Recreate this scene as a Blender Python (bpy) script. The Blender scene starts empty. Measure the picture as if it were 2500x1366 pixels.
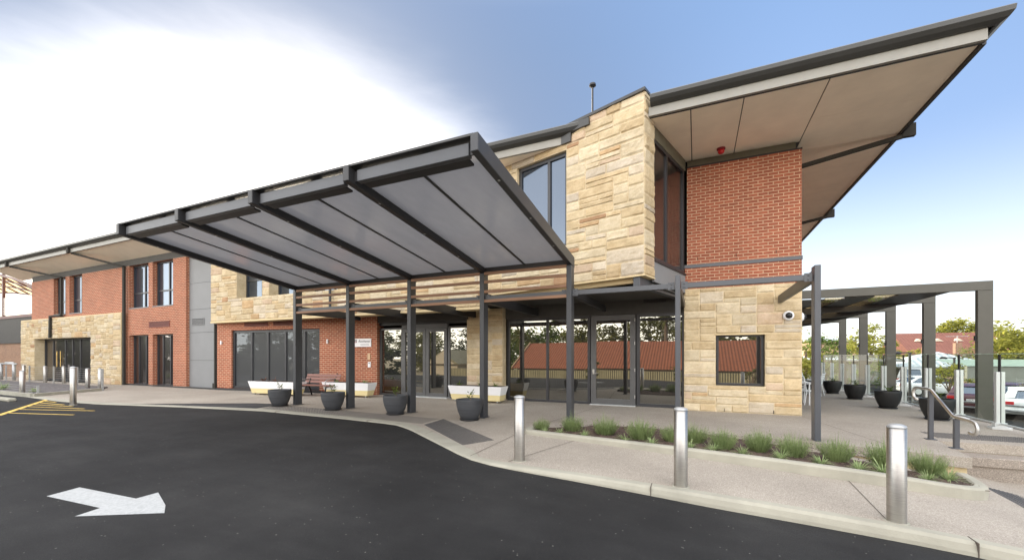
import bpy, bmesh, math, random
from mathutils import Vector, Matrix, noise
R = math.radians
sc = bpy.context.scene
COL = sc.collection
# ---------------------------------------------------------------- camera, sky, sun, exposure
cam = bpy.data.cameras.new('camera')
cam.sensor_width = 36.0
cam.lens = 36.0 * 1002.0 / 2500.0
cam.shift_y = (868.0 - 683.0) / 2500.0
cam.clip_start = 0.05
cam.clip_end = 2000
camo = bpy.data.objects.new('camera', cam)
COL.objects.link(camo)
camo.location = (0, 0, 1.6)
HEAD = math.atan2(450.0, 1002.0)
camo.rotation_euler = (math.pi / 2, 0, HEAD)
sc.camera = camo
SUN = Vector((-0.905, 0.69, 0.43)).normalized()
SUN_EL = math.asin(SUN.z)
SUN_AZ = math.atan2(SUN.x, SUN.y)
world = bpy.data.worlds.new('World')
sc.world = world
world.use_nodes = True
wt = world.node_tree
bg = wt.nodes['Background']
sky = wt.nodes.new('ShaderNodeTexSky')
sky.sky_type = 'NISHITA'
sky.sun_disc = False
sky.sun_elevation = SUN_EL
sky.sun_rotation = SUN_AZ
sky.altitude = 50
sky.air_density = 1.0
sky.dust_density = 1.6
sky.ozone_density = 1.4
bg.inputs[1].default_value = 0.13
# broad white overexposure halo added round the low sun, and a bright evening haze band in the sky opposite
geo = wt.nodes.new('ShaderNodeTexCoord')
def wnode(t, **k):
    n = wt.nodes.new(t)
    for a, b in k.items(): setattr(n, a, b)
    return n
dot = wnode('ShaderNodeVectorMath', operation='DOT_PRODUCT')
fl = wnode('ShaderNodeVectorMath', operation='MULTIPLY')              # the aureole is flattened along the horizon
fl.inputs[1].default_value = (1, 1, 1.6)
wt.links.new(geo.outputs['Generated'], fl.inputs[0])
nm = wnode('ShaderNodeVectorMath', operation='NORMALIZE')
wt.links.new(fl.outputs[0], nm.inputs[0])
wt.links.new(nm.outputs[0], dot.inputs[0])
dot.inputs[1].default_value = Vector((-0.866, 0.707, 0.32)).normalized()
mr = wnode('ShaderNodeMapRange', interpolation_type='SMOOTHERSTEP')
mr.inputs[1].default_value = math.cos(R(37)); mr.inputs[2].default_value = math.cos(R(8))
cn = wnode('ShaderNodeTexNoise'); cn.inputs['Scale'].default_value = 5.0; cn.inputs['Detail'].default_value = 5.0; cn.inputs['Roughness'].default_value = 0.55
cm = wnode('ShaderNodeMapping'); cm.inputs['Scale'].default_value = (1, 1, 4.0)
wt.links.new(geo.outputs['Generated'], cm.inputs[0]); wt.links.new(cm.outputs[0], cn.inputs['Vector'])
cw = wnode('ShaderNodeMath', operation='MULTIPLY_ADD'); cw.inputs[1].default_value = 0.05
wt.links.new(cn.outputs[0], cw.inputs[0]); wt.links.new(dot.outputs['Value'], cw.inputs[2])
cs = wnode('ShaderNodeMath', operation='SUBTRACT'); cs.inputs[1].default_value = 0.025
wt.links.new(cw.outputs[0], cs.inputs[0]); wt.links.new(cs.outputs[0], mr.inputs[0])
dim = wnode('ShaderNodeMapRange', interpolation_type='SMOOTHSTEP')     # lowers the sky colour around it
dim.inputs[1].default_value = math.cos(R(62)); dim.inputs[2].default_value = math.cos(R(30))
dim.inputs[3].default_value = 1.05; dim.inputs[4].default_value = 0.56
wt.links.new(dot.outputs['Value'], dim.inputs[0])
skd = wnode('ShaderNodeMix', data_type='RGBA', blend_type='MULTIPLY')
skd.inputs[0].default_value = 1.0
blu = wnode('ShaderNodeMix', data_type='RGBA', blend_type='MULTIPLY')
blu.inputs[0].default_value = 1.0; blu.inputs[7].default_value = (0.95, 1.0, 1.05, 1)
wt.links.new(sky.outputs[0], blu.inputs[6])
sepz = wnode('ShaderNodeSeparateXYZ'); wt.links.new(geo.outputs['Generated'], sepz.inputs[0])
gr_ = wnode('ShaderNodeValToRGB'); ge = gr_.color_ramp.elements
ge[0].position = 0.0; ge[0].color = (3.1, 3.4, 3.8, 1); ge[1].position = 1.0; ge[1].color = (1.0, 1.6, 3.0, 1)
for p_, c_ in ((0.16, (2.35, 2.85, 3.7, 1)), (0.38, (1.5, 2.15, 3.5, 1)), (0.60, (1.15, 1.85, 3.2, 1))):
    q_ = ge.new(p_); q_.color = c_
wt.links.new(sepz.outputs['Z'], gr_.inputs[0])
bl_ = wnode('ShaderNodeMix', data_type='RGBA'); bl_.inputs[0].default_value = 0.68
wt.links.new(blu.outputs[2], bl_.inputs[6]); wt.links.new(gr_.outputs[0], bl_.inputs[7])
wt.links.new(bl_.outputs[2], skd.inputs[6]); wt.links.new(dim.outputs[0], skd.inputs[7])
mix = wnode('ShaderNodeMix', data_type='RGBA', blend_type='ADD')
wt.links.new(skd.outputs[2], mix.inputs[6])
mix.inputs[0].default_value = 1.0
glow = wnode('ShaderNodeMix', data_type='RGBA')
glow.inputs[6].default_value = (0, 0, 0, 1); glow.inputs[7].default_value = (5.8, 5.35, 4.7, 1)
wt.links.new(mr.outputs[0], glow.inputs[0])
wt.links.new(glow.outputs[2], mix.inputs[7])
sep = wnode('ShaderNodeSeparateXYZ')
wt.links.new(geo.outputs['Generated'], sep.inputs[0])
hz = wnode('ShaderNodeMapRange', interpolation_type='SMOOTHSTEP')     # low band, whole horizon
hz.inputs[1].default_value = 0.38; hz.inputs[2].default_value = -0.02
wt.links.new(sep.outputs['Z'], hz.inputs[0])
bk = wnode('ShaderNodeMapRange', interpolation_type='SMOOTHSTEP')     # sky to the south, lit by the low sun
bk.inputs[1].default_value = 0.15; bk.inputs[2].default_value = -0.75
wt.links.new(sep.outputs['Y'], bk.inputs[0])
b2 = wnode('ShaderNodeMath', operation='MULTIPLY_ADD')
wt.links.new(bk.outputs[0], b2.inputs[0]); b2.inputs[1].default_value = 1.0; b2.inputs[2].default_value = 0.27
b3 = wnode('ShaderNodeMath', operation='MULTIPLY')
wt.links.new(b2.outputs[0], b3.inputs[0]); wt.links.new(hz.outputs[0], b3.inputs[1])
band = wnode('ShaderNodeMix', data_type='RGBA')
band.inputs[6].default_value = (0, 0, 0, 1); band.inputs[7].default_value = (9.5, 8.8, 7.6, 1)
wt.links.new(b3.outputs[0], band.inputs[0])
mix2 = wnode('ShaderNodeMix', data_type='RGBA', blend_type='ADD')
mix2.inputs[0].default_value = 1.0
wt.links.new(mix.outputs[2], mix2.inputs[6]); wt.links.new(band.outputs[2], mix2.inputs[7])
# unseen fill brightness added overhead and south, lifting the shaded forecourt
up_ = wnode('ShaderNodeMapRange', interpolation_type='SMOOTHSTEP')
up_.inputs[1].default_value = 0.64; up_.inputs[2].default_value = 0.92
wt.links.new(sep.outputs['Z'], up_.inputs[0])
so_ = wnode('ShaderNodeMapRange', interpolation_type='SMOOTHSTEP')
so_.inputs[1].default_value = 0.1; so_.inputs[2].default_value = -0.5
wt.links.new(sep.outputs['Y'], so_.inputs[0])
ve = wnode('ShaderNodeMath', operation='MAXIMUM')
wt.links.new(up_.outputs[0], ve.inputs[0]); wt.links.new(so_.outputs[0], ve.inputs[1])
sky_fill = wnode('ShaderNodeMix', data_type='RGBA')
sky_fill.inputs[6].default_value = (0, 0, 0, 1); sky_fill.inputs[7].default_value = (9.7, 9.0, 7.9, 1)
wt.links.new(ve.outputs[0], sky_fill.inputs[0])
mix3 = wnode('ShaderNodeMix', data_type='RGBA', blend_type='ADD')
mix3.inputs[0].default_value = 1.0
wt.links.new(mix2.outputs[2], mix3.inputs[6]); wt.links.new(sky_fill.outputs[2], mix3.inputs[7])
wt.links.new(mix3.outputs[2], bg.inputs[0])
sl = bpy.data.lights.new('sun', 'SUN')
sl.energy = 4.6
sl.angle = R(0.6)
sl.color = (1.0, 0.86, 0.66)
so = bpy.data.objects.new('sun', sl)
COL.objects.link(so)
so.rotation_euler = (-SUN).to_track_quat('-Z', 'Y').to_euler()
so.location = (-20, 20, 30)
vs = sc.view_settings
vs.view_transform = 'Standard'
vs.look = 'None'
vs.exposure = 1.02
vs.gamma = 1.0
sc.cycles.max_bounces = 8
sc.cycles.transparent_max_bounces = 16
sc.cycles.use_denoising = True
sc.cycles.sample_clamp_indirect = 6

# ---------------------------------------------------------------- materials
MATS = {}
def new_mat(name):
    m = bpy.data.materials.new(name)
    m.use_nodes = True
    MATS[name] = m
    return m, m.node_tree, m.node_tree.nodes['Principled BSDF']
def link(nt, a, b): nt.links.new(a, b)
def N(nt, t, **k):
    n = nt.nodes.new(t)
    for a, b in k.items(): setattr(n, a, b)
    return n
def ramp(nt, fac, stops):
    r = N(nt, 'ShaderNodeValToRGB')
    el = r.color_ramp.elements
    while len(el) > 1: el.remove(el[-1])
    el[0].position = stops[0][0]; el[0].color = (*stops[0][1], 1)
    for p, c in stops[1:]:
        e = el.new(p); e.color = (*c, 1)
    link(nt, fac, r.inputs[0])
    return r.outputs[0]
def coords(nt, kind='Object', scale=(1, 1, 1)):
    tc = N(nt, 'ShaderNodeTexCoord')
    mp = N(nt, 'ShaderNodeMapping')
    mp.inputs['Scale'].default_value = scale
    link(nt, tc.outputs[kind], mp.inputs[0])
    return mp.outputs[0]
def noise_tex(nt, vec, scale, detail=4, rough=0.6):
    n = N(nt, 'ShaderNodeTexNoise')
    n.inputs['Scale'].default_value = scale
    n.inputs['Detail'].default_value = detail
    n.inputs['Roughness'].default_value = rough
    link(nt, vec, n.inputs['Vector'])
    return n.outputs[0]
def mul(nt, a, b, fac=1.0, blend='MULTIPLY'):
    m = N(nt, 'ShaderNodeMix', data_type='RGBA', blend_type=blend)
    m.inputs[0].default_value = fac
    link(nt, a, m.inputs[6]); link(nt, b, m.inputs[7])
    return m.outputs[2]
def bump(nt, p, h, strength=0.3, dist=0.01):
    b = N(nt, 'ShaderNodeBump')
    b.inputs['Strength'].default_value = strength
    b.inputs['Distance'].default_value = dist
    link(nt, h, b.inputs['Height'])
    link(nt, b.outputs[0], p.inputs['Normal'])
def simple(name, col, rough=0.6, metal=0.0, var=0.12, scale=3.0, bmp=0.0, spec=0.5, bscale=None, aniso=None):
    m, nt, p = new_mat(name)
    v = coords(nt, 'Object', aniso or (1, 1, 1))
    n = noise_tex(nt, v, scale, 5)
    lo = tuple(max(0, c * (1 - var)) for c in col); hi = tuple(min(1, c * (1 + var)) for c in col)
    link(nt, ramp(nt, n, [(0.3, lo), (0.7, hi)]), p.inputs['Base Color'])
    p.inputs['Roughness'].default_value = rough
    p.inputs['Metallic'].default_value = metal
    p.inputs['Specular IOR Level'].default_value = spec
    if bmp: bump(nt, p, noise_tex(nt, v, bscale or scale * 8, 3), bmp)
    return m
def asphalt():
    m, nt, p = new_mat('asphalt')
    v = coords(nt)
    f = noise_tex(nt, v, 190, 3, 0.8)
    g = noise_tex(nt, v, 0.55, 5, 0.62)
    vs_ = coords(nt, 'Object', (0.25, 1.3, 1))
    s = noise_tex(nt, vs_, 1.4, 6, 0.7)
    a = ramp(nt, f, [(0.33, (0.0110, 0.0110, 0.0112)), (0.55, (0.0215, 0.0215, 0.0218)), (0.74, (0.051, 0.051, 0.051))])
    b = ramp(nt, g, [(0.3, (0.62, 0.62, 0.63)), (0.5, (1, 1, 1)), (0.7, (1.45, 1.44, 1.40))])
    c = ramp(nt, s, [(0.35, (0.86, 0.86, 0.86)), (0.65, (1.12, 1.12, 1.12))])
    sp = N(nt, 'ShaderNodeTexVoronoi'); sp.inputs['Scale'].default_value = 9.0
    link(nt, v, sp.inputs['Vector'])
    spk = ramp(nt, sp.outputs['Distance'], [(0.0, (0.30, 0.29, 0.27)), (0.055, (0.22, 0.2, 0.18)), (0.075, (0, 0, 0))])
    bb = ramp(nt, noise_tex(nt, v, 0.16, 4, 0.6), [(0.35, (0.80, 0.80, 0.81)), (0.65, (1.30, 1.29, 1.27))])
    col = mul(nt, mul(nt, mul(nt, a, b), c), bb)
    link(nt, mul(nt, col, spk, 0.55, 'ADD'), p.inputs['Base Color'])
    p.inputs['Roughness'].default_value = 0.82
    p.inputs['Specular IOR Level'].default_value = 0.22
    bump(nt, p, f, 0.55, 0.006)
def aggregate(name, c1, c2, c3, sc_=1.0):
    m, nt, p = new_mat(name)
    v = coords(nt)
    vo = N(nt, 'ShaderNodeTexVoronoi'); vo.inputs['Scale'].default_value = 130 * sc_
    link(nt, v, vo.inputs['Vector'])
    w = N(nt, 'ShaderNodeSeparateColor'); link(nt, vo.outputs['Color'], w.inputs[0])
    a = ramp(nt, w.outputs[0], [(0.0, c1), (0.4, c2), (0.75, c3), (1.0, tuple(min(1, x * 1.35) for x in c3))])
    g = noise_tex(nt, v, 0.5, 6, 0.65)
    b = ramp(nt, g, [(0.3, (0.82, 0.81, 0.8)), (0.7, (1.1, 1.1, 1.1))])
    link(nt, mul(nt, a, b), p.inputs['Base Color'])
    p.inputs['Roughness'].default_value = 0.85
    bump(nt, p, vo.outputs['Distance'], 0.15, 0.004)
def brick(name, c1, c2, mortar, w=0.24, h=0.086, msz=0.011):
    m, nt, p = new_mat(name)
    tc = N(nt, 'ShaderNodeTexCoord')
    b = N(nt, 'ShaderNodeTexBrick')
    b.offset = 0.5
    b.inputs['Scale'].default_value = 1.0
    b.inputs['Brick Width'].default_value = w
    b.inputs['Row Height'].default_value = h
    b.inputs['Mortar Size'].default_value = msz
    b.inputs['Mortar Smooth'].default_value = 0.12
    b.inputs['Bias'].default_value = 0.0
    b.inputs['Color1'].default_value = (*c1, 1)
    b.inputs['Color2'].default_value = (*c2, 1)
    b.inputs['Mortar'].default_value = (*mortar, 1)
    link(nt, tc.outputs['UV'], b.inputs['Vector'])
    mp = N(nt, 'ShaderNodeMapping'); mp.inputs['Scale'].default_value = (1, 2.2, 1)
    link(nt, tc.outputs['UV'], mp.inputs[0])
    n1 = noise_tex(nt, mp.outputs[0], 9, 5, 0.7)
    n2 = noise_tex(nt, tc.outputs['UV'], 0.8, 4, 0.6)
    n3 = noise_tex(nt, tc.outputs['UV'], 2.6, 6, 0.75)
    v1 = ramp(nt, n1, [(0.3, (0.82, 0.8, 0.8)), (0.7, (1.16, 1.16, 1.16))])
    v2 = ramp(nt, n2, [(0.3, (0.9, 0.9, 0.9)), (0.7, (1.1, 1.1, 1.1))])
    eff = ramp(nt, n3, [(0.70, (0, 0, 0)), (0.84, (0.07, 0.06, 0.055))])
    c = mul(nt, mul(nt, b.outputs['Color'], v1), v2)
    link(nt, mul(nt, c, eff, 1.0, 'ADD'), p.inputs['Base Color'])
    p.inputs['Roughness'].default_value = 0.82
    inv = N(nt, 'ShaderNodeMath', operation='MULTIPLY_ADD')
    link(nt, b.outputs['Fac'], inv.inputs[0]); inv.inputs[1].default_value = -1.0; inv.inputs[2].default_value = 1.0
    ad = N(nt, 'ShaderNodeMath', operation='MULTIPLY_ADD')
    link(nt, n1, ad.inputs[0]); ad.inputs[1].default_value = 0.25; link(nt, inv.outputs[0], ad.inputs[2])
    bump(nt, p, ad.outputs[0], 0.55, 0.008)
def stone():
    m, nt, p = new_mat('sandstone')
    at = N(nt, 'ShaderNodeVertexColor'); at.layer_name = 'tint'
    v = coords(nt)
    vw = coords(nt, 'Object', (1.0, 1.0, 3.2))
    n1 = noise_tex(nt, v, 3.4, 6, 0.65)
    n2 = noise_tex(nt, vw, 5.5, 6, 0.7)
    n3 = noise_tex(nt, v, 26, 4, 0.7)
    a = ramp(nt, n1, [(0.28, (0.82, 0.78, 0.72)), (0.7, (1.1, 1.1, 1.1))])
    b = ramp(nt, n2, [(0.3, (0.93, 0.88, 0.8)), (0.48, (1.02, 1.02, 1.02)), (0.7, (1.06, 1.06, 1.08))])
    c = ramp(nt, n3, [(0.3, (0.9, 0.9, 0.9)), (0.7, (1.07, 1.07, 1.07))])
    link(nt, mul(nt, mul(nt, mul(nt, at.outputs[0], a), b), c), p.inputs['Base Color'])
    p.inputs['Roughness'].default_value = 0.9
    p.inputs['Specular IOR Level'].default_value = 0.25
    bump(nt, p, n3, 0.45, 0.012)
def glass_dark(name, fac, base, tint=(0.86, 0.88, 0.86)):
    m, nt, p = new_mat(name)
    p.inputs['Base Color'].default_value = (*base, 1)
    p.inputs['Roughness'].default_value = 0.35
    p.inputs['Specular IOR Level'].default_value = 0.2
    gl = N(nt, 'ShaderNodeBsdfGlossy')
    gl.inputs['Roughness'].default_value = 0.0
    gl.inputs['Color'].default_value = (*tint, 1)
    v = coords(nt)
    wv = noise_tex(nt, v, 0.5, 1, 0.4)
    bmp_ = N(nt, 'ShaderNodeBump'); bmp_.inputs['Strength'].default_value = 0.012; bmp_.inputs['Distance'].default_value = 0.02
    link(nt, wv, bmp_.inputs['Height']); link(nt, bmp_.outputs[0], gl.inputs['Normal'])
    lw = N(nt, 'ShaderNodeLayerWeight'); lw.inputs['Blend'].default_value = 0.5
    pw = N(nt, 'ShaderNodeMath', operation='POWER')
    link(nt, lw.outputs['Facing'], pw.inputs[0]); pw.inputs[1].default_value = 4.0
    mm = N(nt, 'ShaderNodeMath', operation='MULTIPLY_ADD')
    link(nt, pw.outputs[0], mm.inputs[0]); mm.inputs[1].default_value = 0.45; mm.inputs[2].default_value = fac
    mx = N(nt, 'ShaderNodeMixShader')
    link(nt, mm.outputs[0], mx.inputs[0]); link(nt, p.outputs[0], mx.inputs[1]); link(nt, gl.outputs[0], mx.inputs[2])
    link(nt, mx.outputs[0], nt.nodes['Material Output'].inputs['Surface'])
def glass_clear(name, tint=(0.86, 0.93, 0.89)):
    m, nt, p = new_mat(name)
    nt.nodes.remove(p)
    tr = N(nt, 'ShaderNodeBsdfTransparent'); tr.inputs[0].default_value = (*tint, 1)
    gl = N(nt, 'ShaderNodeBsdfGlossy'); gl.inputs['Roughness'].default_value = 0.0
    lw = N(nt, 'ShaderNodeLayerWeight'); lw.inputs['Blend'].default_value = 0.5
    pw = N(nt, 'ShaderNodeMath', operation='POWER')
    link(nt, lw.outputs['Facing'], pw.inputs[0]); pw.inputs[1].default_value = 4.0
    mm = N(nt, 'ShaderNodeMath', operation='MULTIPLY_ADD')
    link(nt, pw.outputs[0], mm.inputs[0]); mm.inputs[1].default_value = 0.6; mm.inputs[2].default_value = 0.07
    mx = N(nt, 'ShaderNodeMixShader')
    link(nt, mm.outputs[0], mx.inputs[0]); link(nt, tr.outputs[0], mx.inputs[1]); link(nt, gl.outputs[0], mx.inputs[2])
    link(nt, mx.outputs[0], nt.nodes['Material Output'].inputs['Surface'])
def leaf(name, c1, c2, trans=0.35):
    m, nt, p = new_mat(name)
    gi = N(nt, 'ShaderNodeNewGeometry')
    oi = N(nt, 'ShaderNodeObjectInfo')
    n = noise_tex(nt, coords(nt), 1.1, 4)
    ad = N(nt, 'ShaderNodeMath', operation='MULTIPLY_ADD')
    link(nt, gi.outputs['Random Per Island'], ad.inputs[0]); ad.inputs[1].default_value = 0.5
    link(nt, n, ad.inputs[2])
    col = ramp(nt, ad.outputs[0], [(0.35, c1), (0.95, c2)])
    link(nt, col, p.inputs['Base Color'])
    p.inputs['Roughness'].default_value = 0.6
    p.inputs['Specular IOR Level'].default_value = 0.25
    tl = N(nt, 'ShaderNodeBsdfTranslucent')
    link(nt, col, tl.inputs[0])
    mx = N(nt, 'ShaderNodeMixShader'); mx.inputs[0].default_value = trans
    link(nt, p.outputs[0], mx.inputs[1]); link(nt, tl.outputs[0], mx.inputs[2])
    link(nt, mx.outputs[0], nt.nodes['Material Output'].inputs['Surface'])
def ribbed(name, col, period, axis='X', rough=0.5, dark=0.75, metal=0.0, rows=None):
    m, nt, p = new_mat(name)
    tc = N(nt, 'ShaderNodeTexCoord')
    wv = N(nt, 'ShaderNodeTexWave', bands_direction=axis, wave_profile='SIN')
    wv.inputs['Scale'].default_value = 0.314 / period
    link(nt, tc.outputs['UV'], wv.inputs['Vector'])
    n = noise_tex(nt, tc.outputs['UV'], 1.5, 5, 0.7)
    a = ramp(nt, n, [(0.3, tuple(c * 0.82 for c in col)), (0.7, tuple(c * 1.15 for c in col))])
    h = wv.outputs['Fac']
    if rows:
        w2 = N(nt, 'ShaderNodeTexWave', bands_direction='Y', wave_profile='SAW')
        w2.inputs['Scale'].default_value = 0.314 / rows
        link(nt, tc.outputs['UV'], w2.inputs['Vector'])
        ad = N(nt, 'ShaderNodeMath', operation='ADD')
        link(nt, h, ad.inputs[0]); link(nt, w2.outputs['Fac'], ad.inputs[1])
        h = ad.outputs[0]
        r2 = ramp(nt, w2.outputs['Fac'], [(0.0, (0.55,) * 3), (0.12, (1, 1, 1))])
        a = mul(nt, a, r2)
    link(nt, a, p.inputs['Base Color'])
    p.inputs['Roughness'].default_value = rough
    p.inputs['Metallic'].default_value = metal
    bump(nt, p, h, 1.0, 0.05)
def stainless():
    m, nt, p = new_mat('stainless_steel')
    v = coords(nt, 'Object', (1, 1, 60))
    n = noise_tex(nt, v, 6, 4, 0.7)
    link(nt, ramp(nt, n, [(0.3, (0.5, 0.48, 0.45)), (0.7, (0.68, 0.66, 0.62))]), p.inputs['Base Color'])
    p.inputs['Metallic'].default_value = 1.0
    p.inputs['Roughness'].default_value = 0.42
    p.inputs['Anisotropic'].default_value = 0.9
    tg = N(nt, 'ShaderNodeTangent', direction_type='RADIAL', axis='Z'); link(nt, tg.outputs[0], p.inputs['Tangent'])
    p.inputs['Anisotropic Rotation'].default_value = 0.25
    bump(nt, p, n, 0.06, 0.002)
asphalt(); stainless()
aggregate('exposed_aggregate', (0.25, 0.217, 0.18), (0.32, 0.283, 0.237), (0.37, 0.331, 0.28))
aggregate('dark_aggregate', (0.19, 0.16, 0.135), (0.255, 0.22, 0.185), (0.315, 0.275, 0.232), 0.9)
simple('kerb_concrete', (0.34, 0.325, 0.265), 0.85, var=0.16, scale=1.6, bmp=0.3, bscale=60)
brick('red_brick', (0.345, 0.100, 0.050), (0.250, 0.068, 0.034), (0.50, 0.345, 0.225), msz=0.0095)
brick('brown_brick', (0.25, 0.125, 0.07), (0.19, 0.09, 0.05), (0.38, 0.3, 0.22))
stone()
simple('cream_render', (0.60, 0.48, 0.28), 0.8, var=0.05)
simple('painted_steel', (0.040, 0.043, 0.049), 0.42, var=0.12, scale=1.6, bmp=0.02, bscale=30)
simple('blue_grey_steel', (0.066, 0.071, 0.081), 0.4, var=0.10, scale=1.6)
simple('dark_steel', (0.021, 0.021, 0.023), 0.45, var=0.12, scale=2)
simple('bronze_steel', (0.066, 0.063, 0.050), 0.45, var=0.1, scale=3, bmp=0.02)
simple('window_frame', (0.028, 0.029, 0.033), 0.4, var=0.1)
simple('grey_frame', (0.085, 0.085, 0.086), 0.4, var=0.1)
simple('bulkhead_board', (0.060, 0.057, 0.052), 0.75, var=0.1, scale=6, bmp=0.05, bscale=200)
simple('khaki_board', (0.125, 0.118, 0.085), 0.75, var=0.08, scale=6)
simple('grey_cladding', (0.20, 0.205, 0.21), 0.6, var=0.05, scale=1.2)
simple('fascia_paint', (0.27, 0.262, 0.235), 0.5, var=0.05)
simple('gutter_paint', (0.036, 0.036, 0.034), 0.35, var=0.08)
simple('soffit_board', (0.92, 0.82, 0.675), 0.8, var=0.05, scale=1.5, bmp=0.05, bscale=150)
simple('joint_black', (0.02, 0.018, 0.016), 0.9)
simple('joint_brown', (0.10, 0.08, 0.065), 0.9)
m_ = simple('polycarbonate', (0.29, 0.29, 0.30), 0.16, var=0.28, scale=0.55, spec=0.7, aniso=(1.6, 0.6, 1))
nt_ = m_.node_tree
tl_ = N(nt_, 'ShaderNodeBsdfTranslucent'); tl_.inputs[0].default_value = (0.33, 0.33, 0.345, 1)
mx_ = N(nt_, 'ShaderNodeMixShader'); mx_.inputs[0].default_value = 0.26
link(nt_, nt_.nodes['Principled BSDF'].outputs[0], mx_.inputs[1]); link(nt_, tl_.outputs[0], mx_.inputs[2])
link(nt_, mx_.outputs[0], nt_.nodes['Material Output'].inputs['Surface'])
simple('timber_slat', (0.27, 0.15, 0.09), 0.6, var=0.22, scale=2.5, aniso=(0.35, 6, 6))
simple('bench_timber', (0.20, 0.085, 0.062), 0.5, var=0.15, scale=5, aniso=(0.4, 5, 5))
simple('white_plastic', (0.80, 0.80, 0.81), 0.4, var=0.03)
simple('planter_cream', (0.72, 0.61, 0.32), 0.5, var=0.05)
simple('pot_glaze', (0.045, 0.048, 0.054), 0.55, var=0.35, scale=2.2, bmp=0.25, bscale=9, aniso=(0.6, 0.6, 7))
simple('black_plastic', (0.012, 0.012, 0.013), 0.5)
simple('soil', (0.045, 0.028, 0.018), 0.95, var=0.5, scale=14, bmp=0.8, bscale=50)
simple('bark_mulch', (0.085, 0.055, 0.042), 0.95, var=0.6, scale=11, bmp=1.0, bscale=28)
simple('grey_mulch', (0.12, 0.11, 0.11), 0.95, var=0.6, scale=9, bmp=1.0, bscale=24)
simple('tactile_rubber', (0.038, 0.039, 0.043), 0.6)
simple('line_white', (0.43, 0.44, 0.435), 0.8, var=0.16, scale=34, bmp=0.3, bscale=120)
simple('line_yellow', (0.68, 0.47, 0.11), 0.75, var=0.2, scale=9, bmp=0.3, bscale=120)
simple('aluminium', (0.58, 0.60, 0.60), 0.35, metal=0.35, var=0.04)
simple('galvanised', (0.42, 0.43, 0.43), 0.45, metal=0.6, var=0.12)
simple('chair_white', (0.74, 0.76, 0.77), 0.4, var=0.03)
simple('red_lens', (0.5, 0.015, 0.02), 0.3)
simple('black_lens', (0.01, 0.01, 0.012), 0.08)
simple('timber_pale', (0.58, 0.40, 0.24), 0.6, var=0.08)
simple('trunk_bark', (0.16, 0.12, 0.09), 0.9, var=0.3, scale=5, bmp=0.6)
simple('ground_earth', (0.32, 0.275, 0.19), 0.95, var=0.35, scale=0.35, bmp=0.3)
simple('maroon_paint', (0.060, 0.009, 0.015), 0.22, var=0.03, spec=0.6)
simple('white_paint', (0.70, 0.72, 0.73), 0.22, var=0.03, spec=0.6)
simple('silver_paint', (0.46, 0.47, 0.47), 0.28, metal=0.3, var=0.03)
simple('tyre_rubber', (0.014, 0.014, 0.014), 0.8)
simple('letter_ink', (0.02, 0.022, 0.03), 0.6)
simple('letter_grey', (0.28, 0.27, 0.30), 0.6)
simple('emblem_red', (0.22, 0.02, 0.03), 0.6)
simple('plum_brown', (0.12, 0.052, 0.045), 0.5)
m_ = simple('amber_sheet', (0.82, 0.66, 0.40), 0.4, var=0.06)
nt_ = m_.node_tree
tl_ = N(nt_, 'ShaderNodeBsdfTranslucent'); tl_.inputs[0].default_value = (0.9, 0.72, 0.42, 1)
mx_ = N(nt_, 'ShaderNodeMixShader'); mx_.inputs[0].default_value = 0.7
link(nt_, nt_.nodes['Principled BSDF'].outputs[0], mx_.inputs[1]); link(nt_, tl_.outputs[0], mx_.inputs[2])
link(nt_, mx_.outputs[0], nt_.nodes['Material Output'].inputs['Surface'])
simple('shade_cloth', (0.33, 0.31, 0.29), 0.8)
simple('glass_edge_green', (0.42, 0.56, 0.48), 0.25)
simple('brass', (0.6, 0.42, 0.16), 0.3, metal=1.0)
simple('cream_wall', (0.55, 0.48, 0.38), 0.85, var=0.06)
simple('pink_wall', (0.60, 0.40, 0.28), 0.85, var=0.08)
simple('grey_wall', (0.22, 0.23, 0.20), 0.8, var=0.08)
ribbed('terracotta_tiles', (0.30, 0.095, 0.045), 0.30, 'X', 0.75, rows=0.36)
ribbed('brown_tiles', (0.20, 0.078, 0.055), 0.33, 'X', 0.85, rows=0.36)
ribbed('olive_fence', (0.33, 0.30, 0.19), 0.22, 'X', 0.5)
ribbed('zinc_roof', (0.55, 0.60, 0.63), 0.5, 'X', 0.45)
ribbed('green_roof', (0.27, 0.35, 0.28), 0.5, 'X', 0.45)
glass_dark('mirror_glass', 0.25, (0.006, 0.006, 0.006), (0.95, 0.93, 0.84))
glass_dark('blue_glass', 0.13, (0.012, 0.018, 0.030), (0.66, 0.80, 1.0))
glass_dark('curtain_glass', 0.055, (0.050, 0.052, 0.055), (0.75, 0.85, 0.95))
glass_dark('side_glass', 0.15, (0.012, 0.010, 0.010), (0.9, 0.85, 0.85))
glass_clear('clear_glass')
glass_clear('amber_glass', (0.95, 0.83, 0.62))
leaf('lavender_leaf', (0.14, 0.20, 0.075), (0.32, 0.39, 0.17))
leaf('strap_leaf', (0.15, 0.23, 0.075), (0.42, 0.50, 0.25))
leaf('green_leaf', (0.055, 0.095, 0.022), (0.17, 0.24, 0.05), 0.45)
leaf('yellow_leaf', (0.11, 0.13, 0.022), (0.36, 0.36, 0.07), 0.55)
leaf('dark_leaf', (0.030, 0.050, 0.018), (0.10, 0.13, 0.045), 0.3)
leaf('olive_leaf', (0.085, 0.10, 0.032), (0.25, 0.25, 0.085), 0.4)
leaf('palm_leaf', (0.07, 0.09, 0.025), (0.22, 0.23, 0.075), 0.35)
leaf('red_leaf', (0.08, 0.03, 0.02), (0.2, 0.09, 0.05))

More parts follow.
